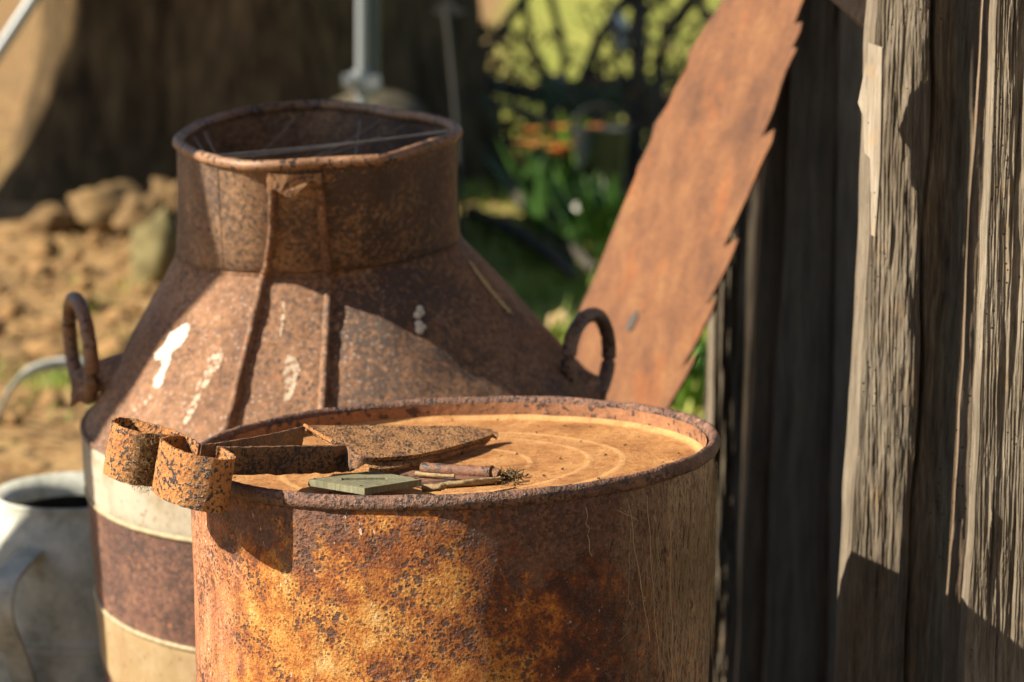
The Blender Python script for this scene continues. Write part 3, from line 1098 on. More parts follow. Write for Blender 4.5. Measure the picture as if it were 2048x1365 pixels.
# torn strip of tin standing off the seam to the right, and pale scratch
def patch(name, px, mat, lift, th):
    pts = [can_hit(x, y) for x, y in px]
    def az(p):
        off = OFF * max(0.0, min(1.0, (p.z - Z1) / (Z2 - Z1)))
        return math.atan2(p.y, p.x - off)
    pol = [(az(p), p.z) for p in pts]
    rm = math.hypot(pts[0].x, pts[0].y)
    cz, ca = 0.0011, 0.0014 / rm
    def inside(a, z):
        r = False
        for k in range(len(pol)):
            (a0, z0), (a1, z1) = pol[k], pol[k - 1]
            if (z0 > z) != (z1 > z) and a < (a1 - a0) * (z - z0) / (z1 - z0) + a0:
                r = not r
        return r
    a0, a1 = min(p[0] for p in pol), max(p[0] for p in pol)
    z0, z1 = min(p[1] for p in pol), max(p[1] for p in pol)
    b, idx = MB(), {}
    def vid(i, k):
        if (i, k) not in idx:
            q = can_pt(a0 + i * ca, z0 + k * cz)
            idx[(i, k)] = len(b.v)
            b.v.append(tuple(q + outward(q) * lift))
        return idx[(i, k)]
    for i in range(int((a1 - a0) / ca) + 1):
        for k in range(int((z1 - z0) / cz) + 1):
            w = 0.0022 * mn.noise(Vector((i * 0.45, k * 0.45, rm)))
            if inside(a0 + (i + .5) * ca + w / rm, z0 + (k + .5) * cz + w):
                b.f.append((vid(i, k), vid(i + 1, k), vid(i + 1, k + 1), vid(i, k + 1)))
    return b.build(name, mat, can)


WHITE = N("dried_white", 0.8, 0.2)
WHITE = WHITE.out(WHITE.mix(WHITE.step(WHITE.noise(140, 6, 0.7), 0.27, 0.36), (0.30, 0.17, 0.11), (0.58, 0.55, 0.49)), WHITE.bump(WHITE.noise(300, 4), 0.0003, 0.7))
PALE = N("faded_white", 0.85, 0.2)
PALE = PALE.out(PALE.mix(PALE.step(PALE.noise(170, 5, 0.65), 0.44, 0.54), (0.22, 0.11, 0.065), (0.50, 0.42, 0.33)), PALE.bump(PALE.noise(300, 4), 0.0003, 0.7))
patch("bird_dropping", [(372, 648), (380, 655), (374, 676), (360, 694), (343, 704), (344, 716), (336, 735), (328, 752), (326, 768), (316, 779), (308, 775), (310, 757), (322, 742), (326, 720), (311, 720), (310, 708), (330, 690), (340, 668)], WHITE, 0.0005, 0.004)
for px in ([(437, 700), (447, 706), (444, 728), (428, 752), (410, 778), (398, 800), (388, 800), (396, 770), (412, 742), (418, 718)],
           [(392, 792), (402, 800), (388, 826), (370, 856), (360, 858), (370, 830)],
           [(575, 712), (592, 716), (602, 736), (596, 752), (590, 778), (578, 806), (570, 800), (570, 760), (566, 736)],
           [(566, 600), (571, 598), (569, 640), (562, 672), (561, 650)],
           [(270, 815), (300, 790), (304, 795), (282, 822), (264, 824)]):
    patch("pale_streak", px, PALE, 0.0004, 0.004)
patch("scratch", [(934, 522), (941, 526), (965, 556), (1000, 600), (1025, 628), (1018, 628), (985, 594), (955, 555)], plain("pale_scratch", (0.5, 0.38, 0.2), 0.8, 0.2, 0, .3, 200), 0.0010, 0.004)
patch("torn_strip", [(694, 573), (712, 560), (740, 557), (776, 562), (756, 568), (725, 573)], CONE_M, 0.003, 0.004)
b = MB()
for x, y, r_ in [(838, 620, .006), (834, 632, .007), (842, 628, .005), (836, 650, .0065), (838, 662, .0075), (845, 656, .005)]:
    p = can_hit(x, y)
    rows = []
    for i in range(7):
        th_ = math.pi * i / 6
        rows.append([p + outward(p) * 0.002 + Vector((math.sin(th_) * math.cos(2 * math.pi * k / 10), math.sin(th_) * math.sin(2 * math.pi * k / 10), math.cos(th_))) * r_ * 0.62 * (1 + .5 * mn.noise(Vector((k, i, x)))) for k in range(10)])
    b.grid(rows, close_u=True)
b.build("bird_dropping", WHITE, can)

# ring handles standing on the shoulder
HM = rust("handle_iron", [(0.10, 0.06, 0.042), (0.18, 0.10, 0.065), (0.30, 0.19, 0.12)], (0.05, 0.035, 0.03), 30, 150, 0.55, 500, 0.0012, 0.5, 0.5, 12.0)


def handle(c_px, Y, hw, hh, yaw, r):
    c = CI @ P(c_px[0], c_px[1], Y)
    pts = []
    for k in range(56):
        a = 2 * math.pi * k / 56
        u, v = math.cos(a) * hw, math.sin(a) * hh
        u = math.copysign(abs(u / hw) ** 0.9 * hw, u)
        pts.append(c + Vector((u * math.sin(yaw), -u * math.cos(yaw), v)))
    b = MB()
    b.tube(pts, r, 12, closed=True, jit=0.06)
    h = b.build("handle", HM, can)
    # folded tin ear that holds the ring
    e = c + Vector((0, 0, -hh + 0.004))
    s = 1 if c.x > 0 else -1
    b = MB()
    rows = []
    for i in range(11):
        t = i / 10
        x = e.x + s * 0.010 - s * t * 0.085
        wd = 0.030 + 0.02 * t
        hgt = 0.024 * math.cos(t * 1.5) + 0.004
        row = []
        for k in range(13):
            q_ = (k / 12 - 0.5) * 2
            row.append(Vector((x, e.y + q_ * wd, e.z - 0.006 + hgt * (1 - abs(q_) ** 2.2) + t * 0.045)))
        rows.append(row)
    b.grid(rows)
    g = b.build("handle_ear", CONE_M, can)
    so = g.modifiers.new("sheet", 'SOLIDIFY')
    so.thickness = 0.003
    return h


handle((161, 697), 2.60, 0.050, 0.052, math.radians(22), 0.0078)
handle((1178, 718), 2.60, 0.050, 0.046, math.radians(-27), 0.0078)

# ------------------------------------------------------------------ leaning rusty saw blade
def saw_mat():
    m = N("saw_rust", 0.72, 0.35)
    # along the blade the rust runs in long streaks
    v = m.n("ShaderNodeMapping")
    m.put(v.inputs["Vector"], m.co)
    v.inputs["Rotation"].default_value = (0, math.radians(-24), 0)
    v.inputs["Scale"].default_value = (26, 26, 5)
    st = m.noise(1.0, 8, 0.68, 0.2, v.outputs[0], 1)
    big = m.noise(11, 8, 0.7, seed=2)
    c = m.ramp(m.math('ADD', m.math('MULTIPLY', st, 0.55), m.math('MULTIPLY', big, 0.45)),
               [(0.36, (0.06, 0.026, 0.015)), (0.44, (0.12, 0.050, 0.023)), (0.52, (0.175, 0.074, 0.031)), (0.61, (0.235, 0.115, 0.045))])
    og = m.step(m.noise(1.0, 5, 0.6, 0.0, v.outputs[0], 6), 0.55, 0.66)
    c = m.mix(m.math('MULTIPLY', og, 0.6), c, (0.25, 0.082, 0.022))
    fine = m.noise(160, 6, 0.72, seed=4)
    c = m.mix(0.6, c, m.ramp(fine, [(0.3, 0.5), (0.5, 1.0), (0.7, 1.35)]), 'MULTIPLY')
    dk = m.step(m.math('ADD', m.noise(48, 5, 0.65, seed=8), m.math('MULTIPLY', m.math('SUBTRACT', big, 0.5), 0.4)), 0.60, 0.68)
    c = m.mix(m.math('MULTIPLY', dk, 0.5), c, (0.11, 0.05, 0.034))
    return m.out(c, m.bump(m.math('ADD', fine, st), 0.002, 1.0))


SAW_M = saw_mat()
sn = Vector((-0.72, -0.62, 0.345)).normalized()
sp0 = P(1400, 420, 3.0)
left = [(1470, -20), (1446, 0), (1405, 62), (1378, 105), (1374, 135), (1350, 175), (1338, 205), (1308, 250), (1302, 280), (1275, 335), (1272, 350), (1240, 425), (1222, 470), (1195, 540), (1168, 600), (1140, 668), (1122, 720), (1080, 820), (1050, 900)]
right = [(1612, -20), (1606, 0), (1588, 48), (1604, 44), (1600, 62), (1584, 96), (1594, 96), (1572, 140), (1560, 176), (1546, 222), (1522, 276), (1549, 258), (1543, 285),
         (1520, 332), (1506, 366), (1492, 398), (1462, 462), (1446, 496), (1476, 476), (1468, 502), (1448, 545), (1430, 578), (1411, 612), (1433, 594), (1424, 622), (1408, 652), (1388, 694), (1358, 742), (1393, 706), (1384, 730), (1368, 760), (1335, 815), (1310, 870), (1290, 905)]
b = MB()
ol = [on_plane(x, y, sp0, sn) for x, y in left[::-1] + right]
ztop_extra = [on_plane(x, y, sp0, sn) for x, y in [(1985, -800), (1838, -800)]]
ol = [on_plane(x, y, sp0, sn) for x, y in left[::-1]] + ztop_extra[::-1] + [on_plane(x, y, sp0, sn) for x, y in right]
# carry the blade on down to the ground
dnv = (ol[0] - ol[4]).normalized()
k0 = ol[0] + dnv * (ol[0].z / -dnv.z)
k1 = ol[-1] + dnv * (ol[-1].z / -dnv.z)
org = (k0 + k1) / 2
b.prism([p - org for p in ol + [k1, k0]], -sn * 0.004)
saw = b.build("saw_blade", SAW_M, smooth=False)
saw.location = org
tag(saw, "long rusty toothed saw blade leaning against the dark shed boards", "saw blade")
b = MB()
b.prism([on_plane(x, y, sp0 + sn * 0.0012, sn) - org for x, y in [(1257, 664), (1252, 655), (1262, 632), (1274, 620), (1276, 632), (1266, 655)]], sn * 0.0004)
b.build("slot", plain("slot_dark", (0.03, 0.022, 0.018)), saw, smooth=False)

# ------------------------------------------------------------------ galvanised jug
GM = N("galvanised", 0.55, 0.5, 0.0)
gn = GM.noise(26, 10, 0.75, 0.2)
GAL = GM.out(GM.ramp(gn, [(0.34, (0.17, 0.19, 0.165)), (0.45, (0.32, 0.345, 0.31)), (0.62, (0.50, 0.52, 0.48))]), GM.bump(gn, 0.001, 0.6))
jc = P(152, 978, 2.95)
JS = mpp(jc)
jug = thing("galvanised_jug", "pale galvanised metal jug with strap handle standing left of the can", "jug", (jc.x, jc.y, 0), (math.radians(2), 0, 0))
JZ, JR = jc.z, 158 * JS
prof = [(JR * 1.0, 0), (JR * 1.28, 0.003), (JR * 1.30, 0.02), (JR * 1.30, JZ * 0.55), (JR * 1.29, JZ - 0.11), (JR * 1.22, JZ - 0.055), (JR * 1.06, JZ - 0.022), (JR * 0.99, JZ - 0.008), (JR, JZ - 0.002), (JR * 0.985, JZ + 0.002),
        (JR * 0.84, JZ - 0.010), (JR * 0.80, JZ - 0.016), (JR * 0.795, JZ - 0.024)]
rows = [[(r * math.cos(2 * math.pi * k / 72), r * math.sin(2 * math.pi * k / 72), z) for k in range(72)] for r, z in prof]
b = MB()
b.grid(rows, close_u=True)
b.build("body", GAL, jug)
prof = [(JR * 0.795, JZ - 0.024), (JR * 0.90, JZ - 0.05), (JR * 1.1, JZ - 0.12), (JR * 1.1, JZ - 0.25), (0.001, JZ - 0.26)]
b = MB()
b.grid([[(r * math.cos(2 * math.pi * k / 72), r * math.sin(2 * math.pi * k / 72), z) for k in range(72)] for r, z in prof], close_u=True)
b.build("inside", plain("shaded_inside", (0.025, 0.025, 0.022), 0.6, 0.3), jug)  # dark colour stands in for the shade inside the jug
for z in (JZ - 0.155, JZ - 0.165):
    b = MB()
    b.tube([(JR * 1.30 * math.cos(2 * math.pi * k / 72), JR * 1.30 * math.sin(2 * math.pi * k / 72), z) for k in range(72)], 0.003, 8, closed=True)
    b.build("hoop_bead", GAL, jug)
# strap handle, standing out towards the viewer
ha = math.radians(-106)
hd = Vector((math.cos(ha), math.sin(ha), 0))
hs = Vector((-hd.y, hd.x, 0))
cl = [(1.22, JZ - 0.045), (1.55, JZ - 0.05), (1.95, JZ - 0.065), (2.05, JZ - 0.10), (1.70, JZ - 0.16), (1.52, JZ - 0.195), (1.36, JZ - 0.205), (1.25, JZ - 0.20)]
cl = smooth_path([Vector((r * JR * hd.x, r * JR * hd.y, z)) for r, z in cl], 6)
rows = []
for i, p in enumerate(cl):
    t = (cl[min(len(cl) - 1, i + 1)] - cl[max(0, i - 1)]).normalized()
    nrm = t.cross(hs).normalized() * 0.0022
    rows.append([p - hs * 0.015 - nrm, p + hs * 0.015 - nrm, p + hs * 0.015 + nrm, p - hs * 0.015 + nrm])
b = MB()
b.grid(rows, close_u=True)
b.add(rows[0], [(0, 1, 2, 3)])
b.add(rows[-1], [(0, 1, 2, 3)])
autosharp(b.build("handle", GAL, jug), 40)

# old steel hoop lying against the bank behind the jug
b = MB()
h0 = P(125, 730, 4.3)
pts = []
for x, y in [(-60, 1000), (-20, 880), (0, 815), (25, 765), (60, 735), (110, 722), (160, 722), (230, 740), (290, 790), (330, 900), (345, 1000)]:
    pts.append(P(x, y, 4.3 + 0.0006 * (x - 100)) - h0)
pts = smooth_path(pts, 6)
rows = [[p + Vector((0, -0.012, 0)), p + Vector((0, 0.02, 0.002)), p + Vector((0, 0.02, -0.012)) * 1.0, p + Vector((0, -0.012, -0.014))] for p in pts]
b.grid(rows, close_u=True)
hoop = b.build("steel_hoop", GAL)
hoop.location = h0
tag(hoop, "arched grey metal hoop standing on the dirt behind the jug", "hoop")

# ------------------------------------------------------------------ trees and posts
def bark(name, cols, s=5, bump=0.03, seed=0.0):
    m = N(name, 0.95, 0.15)
    g = m.noise(1.0, 6, 0.65, 0.6, m.map((s * 3, s * 3, s * 0.7)), seed)
    c = m.ramp(g, [(0.35 + 0.3 * i / (len(cols) - 1), k) for i, k in enumerate(cols)])
    return m.out(c, m.bump(g, bump, 1.0))


BARK = bark("tree_bark", [(0.035, 0.025, 0.014), (0.09, 0.062, 0.032), (0.17, 0.12, 0.058)])
LEAF = plain("leaf_green", (0.07, 0.11, 0.03), 0.6, 0.3, 0, .4, 8)


def trunk_mesh(R, H, lobes, seed, flare=0.5):
    rows = []
    for i in range(60):
        t = i / 59
        z = -0.15 + (H + 0.15) * t ** 1.3
        row = []
        for k in range(120):
            a = 2 * math.pi * k / 120
            fl = flare * math.exp(-max(0, z) / 0.35)
            lob = 0.10 * math.sin(lobes * a + seed) + 0.22 * mn.noise(Vector((math.cos(a) * 1.8, math.sin(a) * 1.8, seed + z * 0.25)))
            r = R * (1 - 0.22 * min(1, z / 4)) * (1 + lob * (1 + 1.4 * fl) + fl * (0.55 + 0.45 * math.sin(lobes * a + seed)))
            r += 0.035 * fbm(Vector((math.cos(a) * 7, math.sin(a) * 7, z * 1.2 + seed)), 4) * R
            row.append((r * math.cos(a), r * math.sin(a), z))
        rows.append(row)
    b = MB()
    b.grid(rows, close_u=True)
    b.add(rows[-1], [tuple(range(120))])
    return b


def tree(name, label, loc_, R, H, lobes, seed, flare, crown):
    t = thing(name, label, "tree", loc_)
    trunk_mesh(R, H, lobes, seed, flare).build("trunk", BARK, t)
    rnd = random.Random(int(seed * 10))
    lb = MB()
    tips = []
    for i in range(5):
        a = 2 * math.pi * i / 5 + seed
        tipv = Vector((math.cos(a) * crown * 0.8, math.sin(a) * crown * 0.8, H + crown * rnd.uniform(.5, 1.0)))
        tips.append(tipv)
        lb.tube(smooth_path([Vector((0, 0, H - .3)), Vector((tipv.x * .4, tipv.y * .4, H + .25 * crown)), tipv], 5), lambda s: R * .45 * (1 - .8 * s), 8)
    lb.build("limb", BARK, t)
    cb = MB()
    for i in range(3500):
        c = tips[i % 5] + Vector((rnd.gauss(0, .35), rnd.gauss(0, .35), rnd.gauss(0, .3))) * crown
        u = Vector((rnd.gauss(0, 1), rnd.gauss(0, 1), rnd.gauss(0, 1))).normalized()
        w = u.orthogonal().normalized()
        l = rnd.uniform(.05, .11)
        cb.add([c, c + u * l + w * l * .35, c + u * l * 2, c + u * l - w * l * .35], [(0, 1, 2, 3)])
    cb.build("crown", LEAF, t, smooth=False, fix=False)
    return t


tc = P(395, 470, 11.0)
tree("old_tree", "huge old fluted tree trunk in shade behind the can", (tc.x + 0.22, 11.4, 0), 1.0, 4.2, 5, 1.4, 0.22, 1.6)


def shade_spot(target, dist):
    """ground point from which something tall shades target"""
    k = dist / math.hypot(SUNV.x, SUNV.y)
    return Vector((target[0] - SUNV.x * k, target[1] - SUNV.y * k, 0))


s_ = shade_spot((tc.x - 0.75, 10.12), 2.8)  # unseen tree added left of view; its trunk shades the old tree
tree("shade_tree", "tall unseen tree placed left of the huge fluted trunk to shade it", s_, 0.56, 5.0, 3, 4.2, 0.05, 1.2)
# verandah post left of the can, outside the picture; its shadow falls across the left of the can
s_ = shade_spot((can_sh.x - 0.02, can_sh.y + 0.058 + 0.02 + 1.3 * 0.158), 1.3)
vp = thing("verandah_post", "thick round timber post standing left of the can", "post", s_, (math.radians(9), 0, 0))
b = MB()
b.tube([(0, 0, -0.1 + 0.15 * i) for i in range(18)], 0.165, 28, jit=0.04)
b.build("post", W_GREY, vp)
b = MB()
b.tube([(0, 0, 0), (0, 0, 0.05)], 0.20, 24)
b.build("footing", W_DARK, vp)

# ------------------------------------------------------------------ steel tripod in front of the tree
ST = N("steel_blue", 0.35, 0.6, 0.25)
STM = ST.out((0.24, 0.28, 0.31), None)
TY = 6.2
apex = P(728, -1000, TY)
tri = thing("steel_tripod", "steel tripod with a clamp on its upright leg before the old tree", "tripod", P(722, 500, TY).xy.to_3d())
foot_v = P(722, 560, TY)
foot_v.z = 0.0
b = MB()
b.tube([loc(tri, apex), loc(tri, foot_v)], 0.0155, 14)
b.build("leg", STM, tri)
b = MB()
b.tube([loc(tri, apex) + Vector((0.031, 0.012, 0)), loc(tri, P(747, 190, TY)) + Vector((0.0, 0.012, 0))], 0.0125, 12)
b.build("rod", plain("dark_steel", (0.06, 0.085, 0.10), 0.4, 0.5), tri)
la, lb_ = apex, P(10, 85, TY)
dv = (lb_ - la).normalized()
b = MB()
b.tube([loc(tri, la), loc(tri, la + dv * (la.z / -dv.z))], 0.0155, 14)
b.build("leg", STM, tri)
b = MB()
b.tube([loc(tri, apex), loc(tri, Vector((foot_v.x * (TY + 1.1) / TY, TY + 1.1, 0)))], 0.0155, 14)
b.build("leg", STM, tri)
b = MB()
c = loc(tri, P(722, 165, TY))
b.tube([c + Vector((-0.045, 0, 0)), c + Vector((0.045, 0, 0))], 0.02, 12)
b.tube([c + Vector((0.030, -0.03, 0)), c + Vector((0.030, 0.02, 0))], 0.019, 12)
b.tube([c + Vector((-0.030, -0.03, 0.006)), c + Vector((-0.030, 0.02, 0.006))], 0.016, 12)
b.tube([c + Vector((0, 0, -0.028)), c + Vector((0, 0, 0.028))], 0.024, 12)
b.build("clamp", STM, tri)

# iron stake with arrow head
IR = plain("dark_iron", (0.035, 0.035, 0.033), 0.6, 0.4)
SY = 8.2
k = P(912, 300, SY)
stake = thing("iron_stake", "thin dark iron stake with arrow shaped head right of the old tree", "stake", (k.x, SY, 0))
b = MB()
b.tube([loc(stake, P(893, 20, SY)), loc(stake, P(900, 90, SY)), loc(stake, P(915, 260, SY)), Vector((0.02, 0, -0.05))], 0.009, 8)
b.build("shaft", IR, stake)
b = MB()
b.prism([loc(stake, P(x, y, SY)) for x, y in [(862, 25), (885, 5), (900, -10), (905, 8), (932, 24), (905, 34), (895, 44), (885, 30)]], Vector((0, 0.02, 0)))
b.build("arrow_head", IR, stake, smooth=False)

# ------------------------------------------------------------------ old hay rake in the grass
RY = 12.5
RED = plain("faded_red_paint", (0.32, 0.05, 0.035), 0.7, 0.3, 0, .4, 12)
rk = P(1110, 178, RY)
rake = thing("hay_rake", "old iron hay rake with fanned spokes and red bar in the bright grass", "hay rake", (rk.x, RY, 0))


def rod(name, px, r, mat=IR, dy=0.0, ground=False):
    pts = [loc(rake, P(x, y, RY + dy)) for x, y in px]
    if ground:
        pts[-1].z = -0.02
    b = MB()
    b.tube(pts, r, 8)
    return b.build(name, mat, rake)


rod("spoke", [(1109, 178), (1083, 132), (1062, 88), (1048, 0), (1040, -120)], 0.02)
rod("spoke", [(1118, 178), (1130, 117), (1118, 59), (1100, -10), (1080, -140)], 0.02)
rod("spoke", [(1109, 178), (1000, 85), (900, 0), (860, -60)], 0.012)
rod("spoke", [(930, 150), (977, 97), (1042, 6), (1080, -60)], 0.026)
rod("spoke", [(1150, 190), (1165, 164), (1197, 82), (1250, 0), (1290, -80)], 0.03)
rod("spoke", [(1150, 185), (1230, 110), (1330, -20)], 0.02)
rod("spoke", [(1320, 180), (1318, 120), (1330, 70), (1385, 0), (1430, -60)], 0.035)
rod("frame", [(900, 135), (960, 165), (1060, 188), (1150, 195)], 0.045, IR)
rod("bar", [(1060, 185), (1170, 172), (1240, 168)], 0.04, RED)
rod("bar", [(905, 115), (935, 155), (985, 180)], 0.05, RED)
rod("frame", [(1150, 195), (1240, 190), (1320, 215), (1370, 240)], 0.08, IR)
rod("upright", [(1280, -60), (1278, 60), (1276, 190), (1270, 330)], 0.042, IR, ground=True)
rod("upright", [(1110, 190), (1095, 260), (1085, 330)], 0.03, IR, ground=True)
rod("upright", [(1190, 200), (1180, 260), (1190, 330)], 0.03, IR, ground=True)
b = MB()
c = loc(rake, rk)
rows = []
for i in range(9):
    th_ = math.pi * i / 8
    rows.append([c + Vector((math.sin(th_) * math.cos(2 * math.pi * q / 14) * .075, -math.cos(th_) * 0.11, math.sin(th_) * math.sin(2 * math.pi * q / 14) * .075)) for q in range(14)])
b.grid(rows, close_u=True)
b.build("hub", plain("hub_grey", (0.2, 0.19, 0.17)), rake)
b = MB()
c = loc(rake, P(1241, 66, RY - .15))
rows = []
for i in range(9):
    th_ = math.pi * i / 8
    rows.append([c + Vector((math.sin(th_) * math.cos(2 * math.pi * q / 16) * .045 - math.cos(th_) * .02, math.sin(th_) * math.sin(2 * math.pi * q / 16) * .045, math.cos(th_) * 0.10)) for q in range(16)])
b.grid(rows, close_u=True)
b.build("float", plain("white_enamel", (0.75, 0.77, 0.76)), rake)
# wheel rim seen edge-on as an arc behind the spokes
b = MB()
c = loc(rake, P(1109, 178, RY + .3))
R_ = 0.86
b.tube([c + Vector((math.cos(a) * R_, 0, math.sin(a) * R_)) for a in [math.pi * (0.02 + 0.96 * i / 40) for i in range(41)]], 0.022, 8)
b.build("wheel_rim", IR, rake)

# dark bucket, pale stone, orange flowers
by = 9.5
bk = P(1200, 345, by)
b = MB()
gz = bk.z
hgt = 0.36
prof = [(0.001, 0), (0.075, 0.0), (0.105, hgt), (0.112, hgt + 0.004), (0.098, hgt), (0.07, 0.03), (0.001, 0.03)]
b.grid([[(r * math.cos(2 * math.pi * q / 32), r * math.sin(2 * math.pi * q / 32), z) for q in range(32)] for r, z in prof], close_u=True)
bu = thing("dark_bucket", "dark blue-grey bucket standing in the grass beside the flowers", "bucket", (bk.x, by, 0))
b.build("pail", plain("bucket_blue", (0.03, 0.04, 0.045), 0.5, 0.4), bu)
b = MB()
b.tube([(0.108 * math.cos(a), 0, hgt + 0.09 * math.sin(a)) for a in [math.pi * i / 16 for i in range(17)]], 0.004, 6)
b.build("bail", IR, bu)


def leafy(name, label, cat, x, y, w, h, n, mat_leaf, bloom=None, nb=0, seed=1):
    rnd = random.Random(seed)
    t = thing(name, label, cat, (x, y, 0))
    lb, sb, fb = MB(), MB(), MB()
    for i in range(n):
        a = rnd.uniform(0, 6.283)
        base_ = Vector((rnd.gauss(0, w * .25), rnd.gauss(0, w * .25), 0))
        tp_ = base_ + Vector((math.cos(a) * w * rnd.uniform(.1, .7), math.sin(a) * w * rnd.uniform(.1, .7), h * rnd.uniform(.5, 1.05)))
        sd = Vector((-math.sin(a), math.cos(a), 0)) * w * 0.06
        md = base_.lerp(tp_, .55) + Vector((0, 0, h * .12))
        lb.add([base_, md + sd, tp_, md - sd], [(0, 1, 2, 3)])
    lb.build("foliage", mat_leaf, t, smooth=False, fix=False)
    for i in range(nb):
        c = Vector((rnd.gauss(0, w * .33), rnd.gauss(0, w * .3), h * rnd.uniform(.65, 1.1)))
        sb.tube([Vector((c.x * .3, c.y * .3, 0)), c], 0.004, 5)
        for q in range(7):
            a = 6.283 * q / 7
            d = Vector((math.cos(a), math.sin(a), .45)) * w * .16
            s = Vector((-math.sin(a), math.cos(a), 0)) * w * .06
            fb.add([c, c + d * .6 + s, c + d, c + d * .6 - s], [(0, 1, 2, 3)])
    if nb:
        sb.build("stem", mat_leaf, t)
        fb.build("blossom", bloom, t, smooth=False, fix=False)
    return t


G1 = plain("fresh_leaf", (0.16, 0.34, 0.03), 0.5, 0.3, 0, .4, 6)
G2 = plain("dark_leaf", (0.04, 0.10, 0.02), 0.5, 0.3, 0, .4, 6)
G3 = plain("weed_leaf", (0.09, 0.19, 0.025), 0.5, 0.3, 0, .4, 6)
ORB = plain("orange_petal", (0.55, 0.22, 0.07), 0.6, 0.2, 0, .3, 9)
p = P(1100, 390, 9.3)
leafy("flower_plant", "orange flowering plant in the grass beside the dark bucket", "plant", p.x, 9.6, 0.30, 0.33, 40, G2, ORB, 9, 2)
p = P(1160, 390, 9.3)
leafy("leafy_plant", "bright green leafy plant between the orange flowers and the dark bucket", "plant", p.x, 9.7, 0.16, 0.40, 40, G1, None, 0, 3)
p = P(1245, 470, 8.0)
leafy("leafy_plant", "dark green low plant right of the dark bucket beside the saw blade", "plant", p.x, 8.3, 0.4, 0.30, 90, G2, None, 0, 5)
p = P(1385, 790, 4.9)
leafy("leafy_plant", "green weed growing between the saw blade and the shed's far post", "plant", p.x + .05, 5.4, 0.30, 0.16, 90, G3, None, 0, 6)


def rock(label, px, py, Y, w, h, col, seed, name="rock"):
    c = P(px, py, Y)
    rows = []
    for i in range(15):
        th_ = math.pi * i / 14
        row = []
        for q in range(22):
            a = 2 * math.pi * q / 22
            d = Vector((math.sin(th_) * math.cos(a), math.sin(th_) * math.sin(a), math.cos(th_)))
            r = 1 + 0.42 * fbm(d * 1.6 + Vector((seed, 0, 0)), 3)
            row.append((d.x * r * w / 2, d.y * r * w / 2, d.z * r * h * 0.62))
        rows.append(row)
    b = MB()
    b.grid(rows, close_u=True)
    o = b.build(name, plain("stone_%d" % seed, col, 0.9, 0.2, 0, .35, 14))
    o.location = (c.x, Y, h * 0.4)
    tag(o, label, "rock")
    return o


rock("mossy grey-green boulder just left of the can's neck", 330, 520, 7.6, 0.22, 0.20, (0.15, 0.13, 0.06), 1)
rock("sunlit brown rock at the foot of the tree, nearest the can's neck", 345, 400, 9.6, 0.20, 0.16, (0.17, 0.11, 0.052), 2)
rock("wide sunlit brown rock in the middle of the tree's foot", 215, 430, 9.4, 0.34, 0.15, (0.18, 0.12, 0.056), 3)
rock("small flat brown rock left of the wide sunlit rock", 105, 420, 9.3, 0.18, 0.08, (0.17, 0.11, 0.052), 4)
rock("low brown rock between the two sunlit rocks", 285, 440, 9.1, 0.17, 0.14, (0.16, 0.105, 0.05), 5)
rock("small white stone in the shade below the dark bucket", 1155, 395, 9.0, 0.07, 0.11, (0.6, 0.6, 0.57), 6)
rock("small round tan stone on the dirt below the saw blade", 1122, 625, 6.6, 0.06, 0.05, (0.5, 0.36, 0.2), 7)

lg = MB()
lp = smooth_path([Vector(p) for p in ((-0.52, 9.5, 0.24), (-0.51, 9.0, 0.24), (-0.49, 8.3, 0.235), (-0.45, 7.4, 0.23), (-0.42, 6.7, 0.22))], 8)
lg.tube([p - lp[0] for p in lp], lambda t: 0.27 - 0.03 * t, 20, jit=0.12)
o = lg.build("shade_log", bark("log_bark", [(0.045, 0.04, 0.03), (0.09, 0.08, 0.055), (0.14, 0.12, 0.08)], 6, 0.03, 5.0))  # unseen log, added so its shadow darkens the grass beside the can
o.location = lp[0]
tag(o, "unseen log lying behind the can's neck toward the old tree", "shade_log")

# fallen branches in the shade right of the tree
BR = plain("dead_branch", (0.06, 0.055, 0.045), 0.9, 0.2, 0, .3, 20)
for lab, px in (("long grey fallen branch sloping down through the shade right of the can", [(960, 300), (1040, 400), (1120, 480), (1190, 540)]),
                ("crooked grey fallen branch nearest the can's neck", [(945, 430), (1010, 455), (1090, 500), (1150, 555)]),
                ("short grey fallen branch lying closest to the saw blade", [(1060, 380), (1110, 430), (1180, 455)])):
    pts = [on_z(x, y, 0.05) for x, y in px]
    b = MB()
    b.tube([p - pts[0] for p in smooth_path(pts, 6)], lambda t: 0.035 * (1 - .5 * t), 8, jit=.3)
    o = b.build("branch", BR)
    o.location = pts[0]
    tag(o, lab, "branch", "fallen branches beside the can")

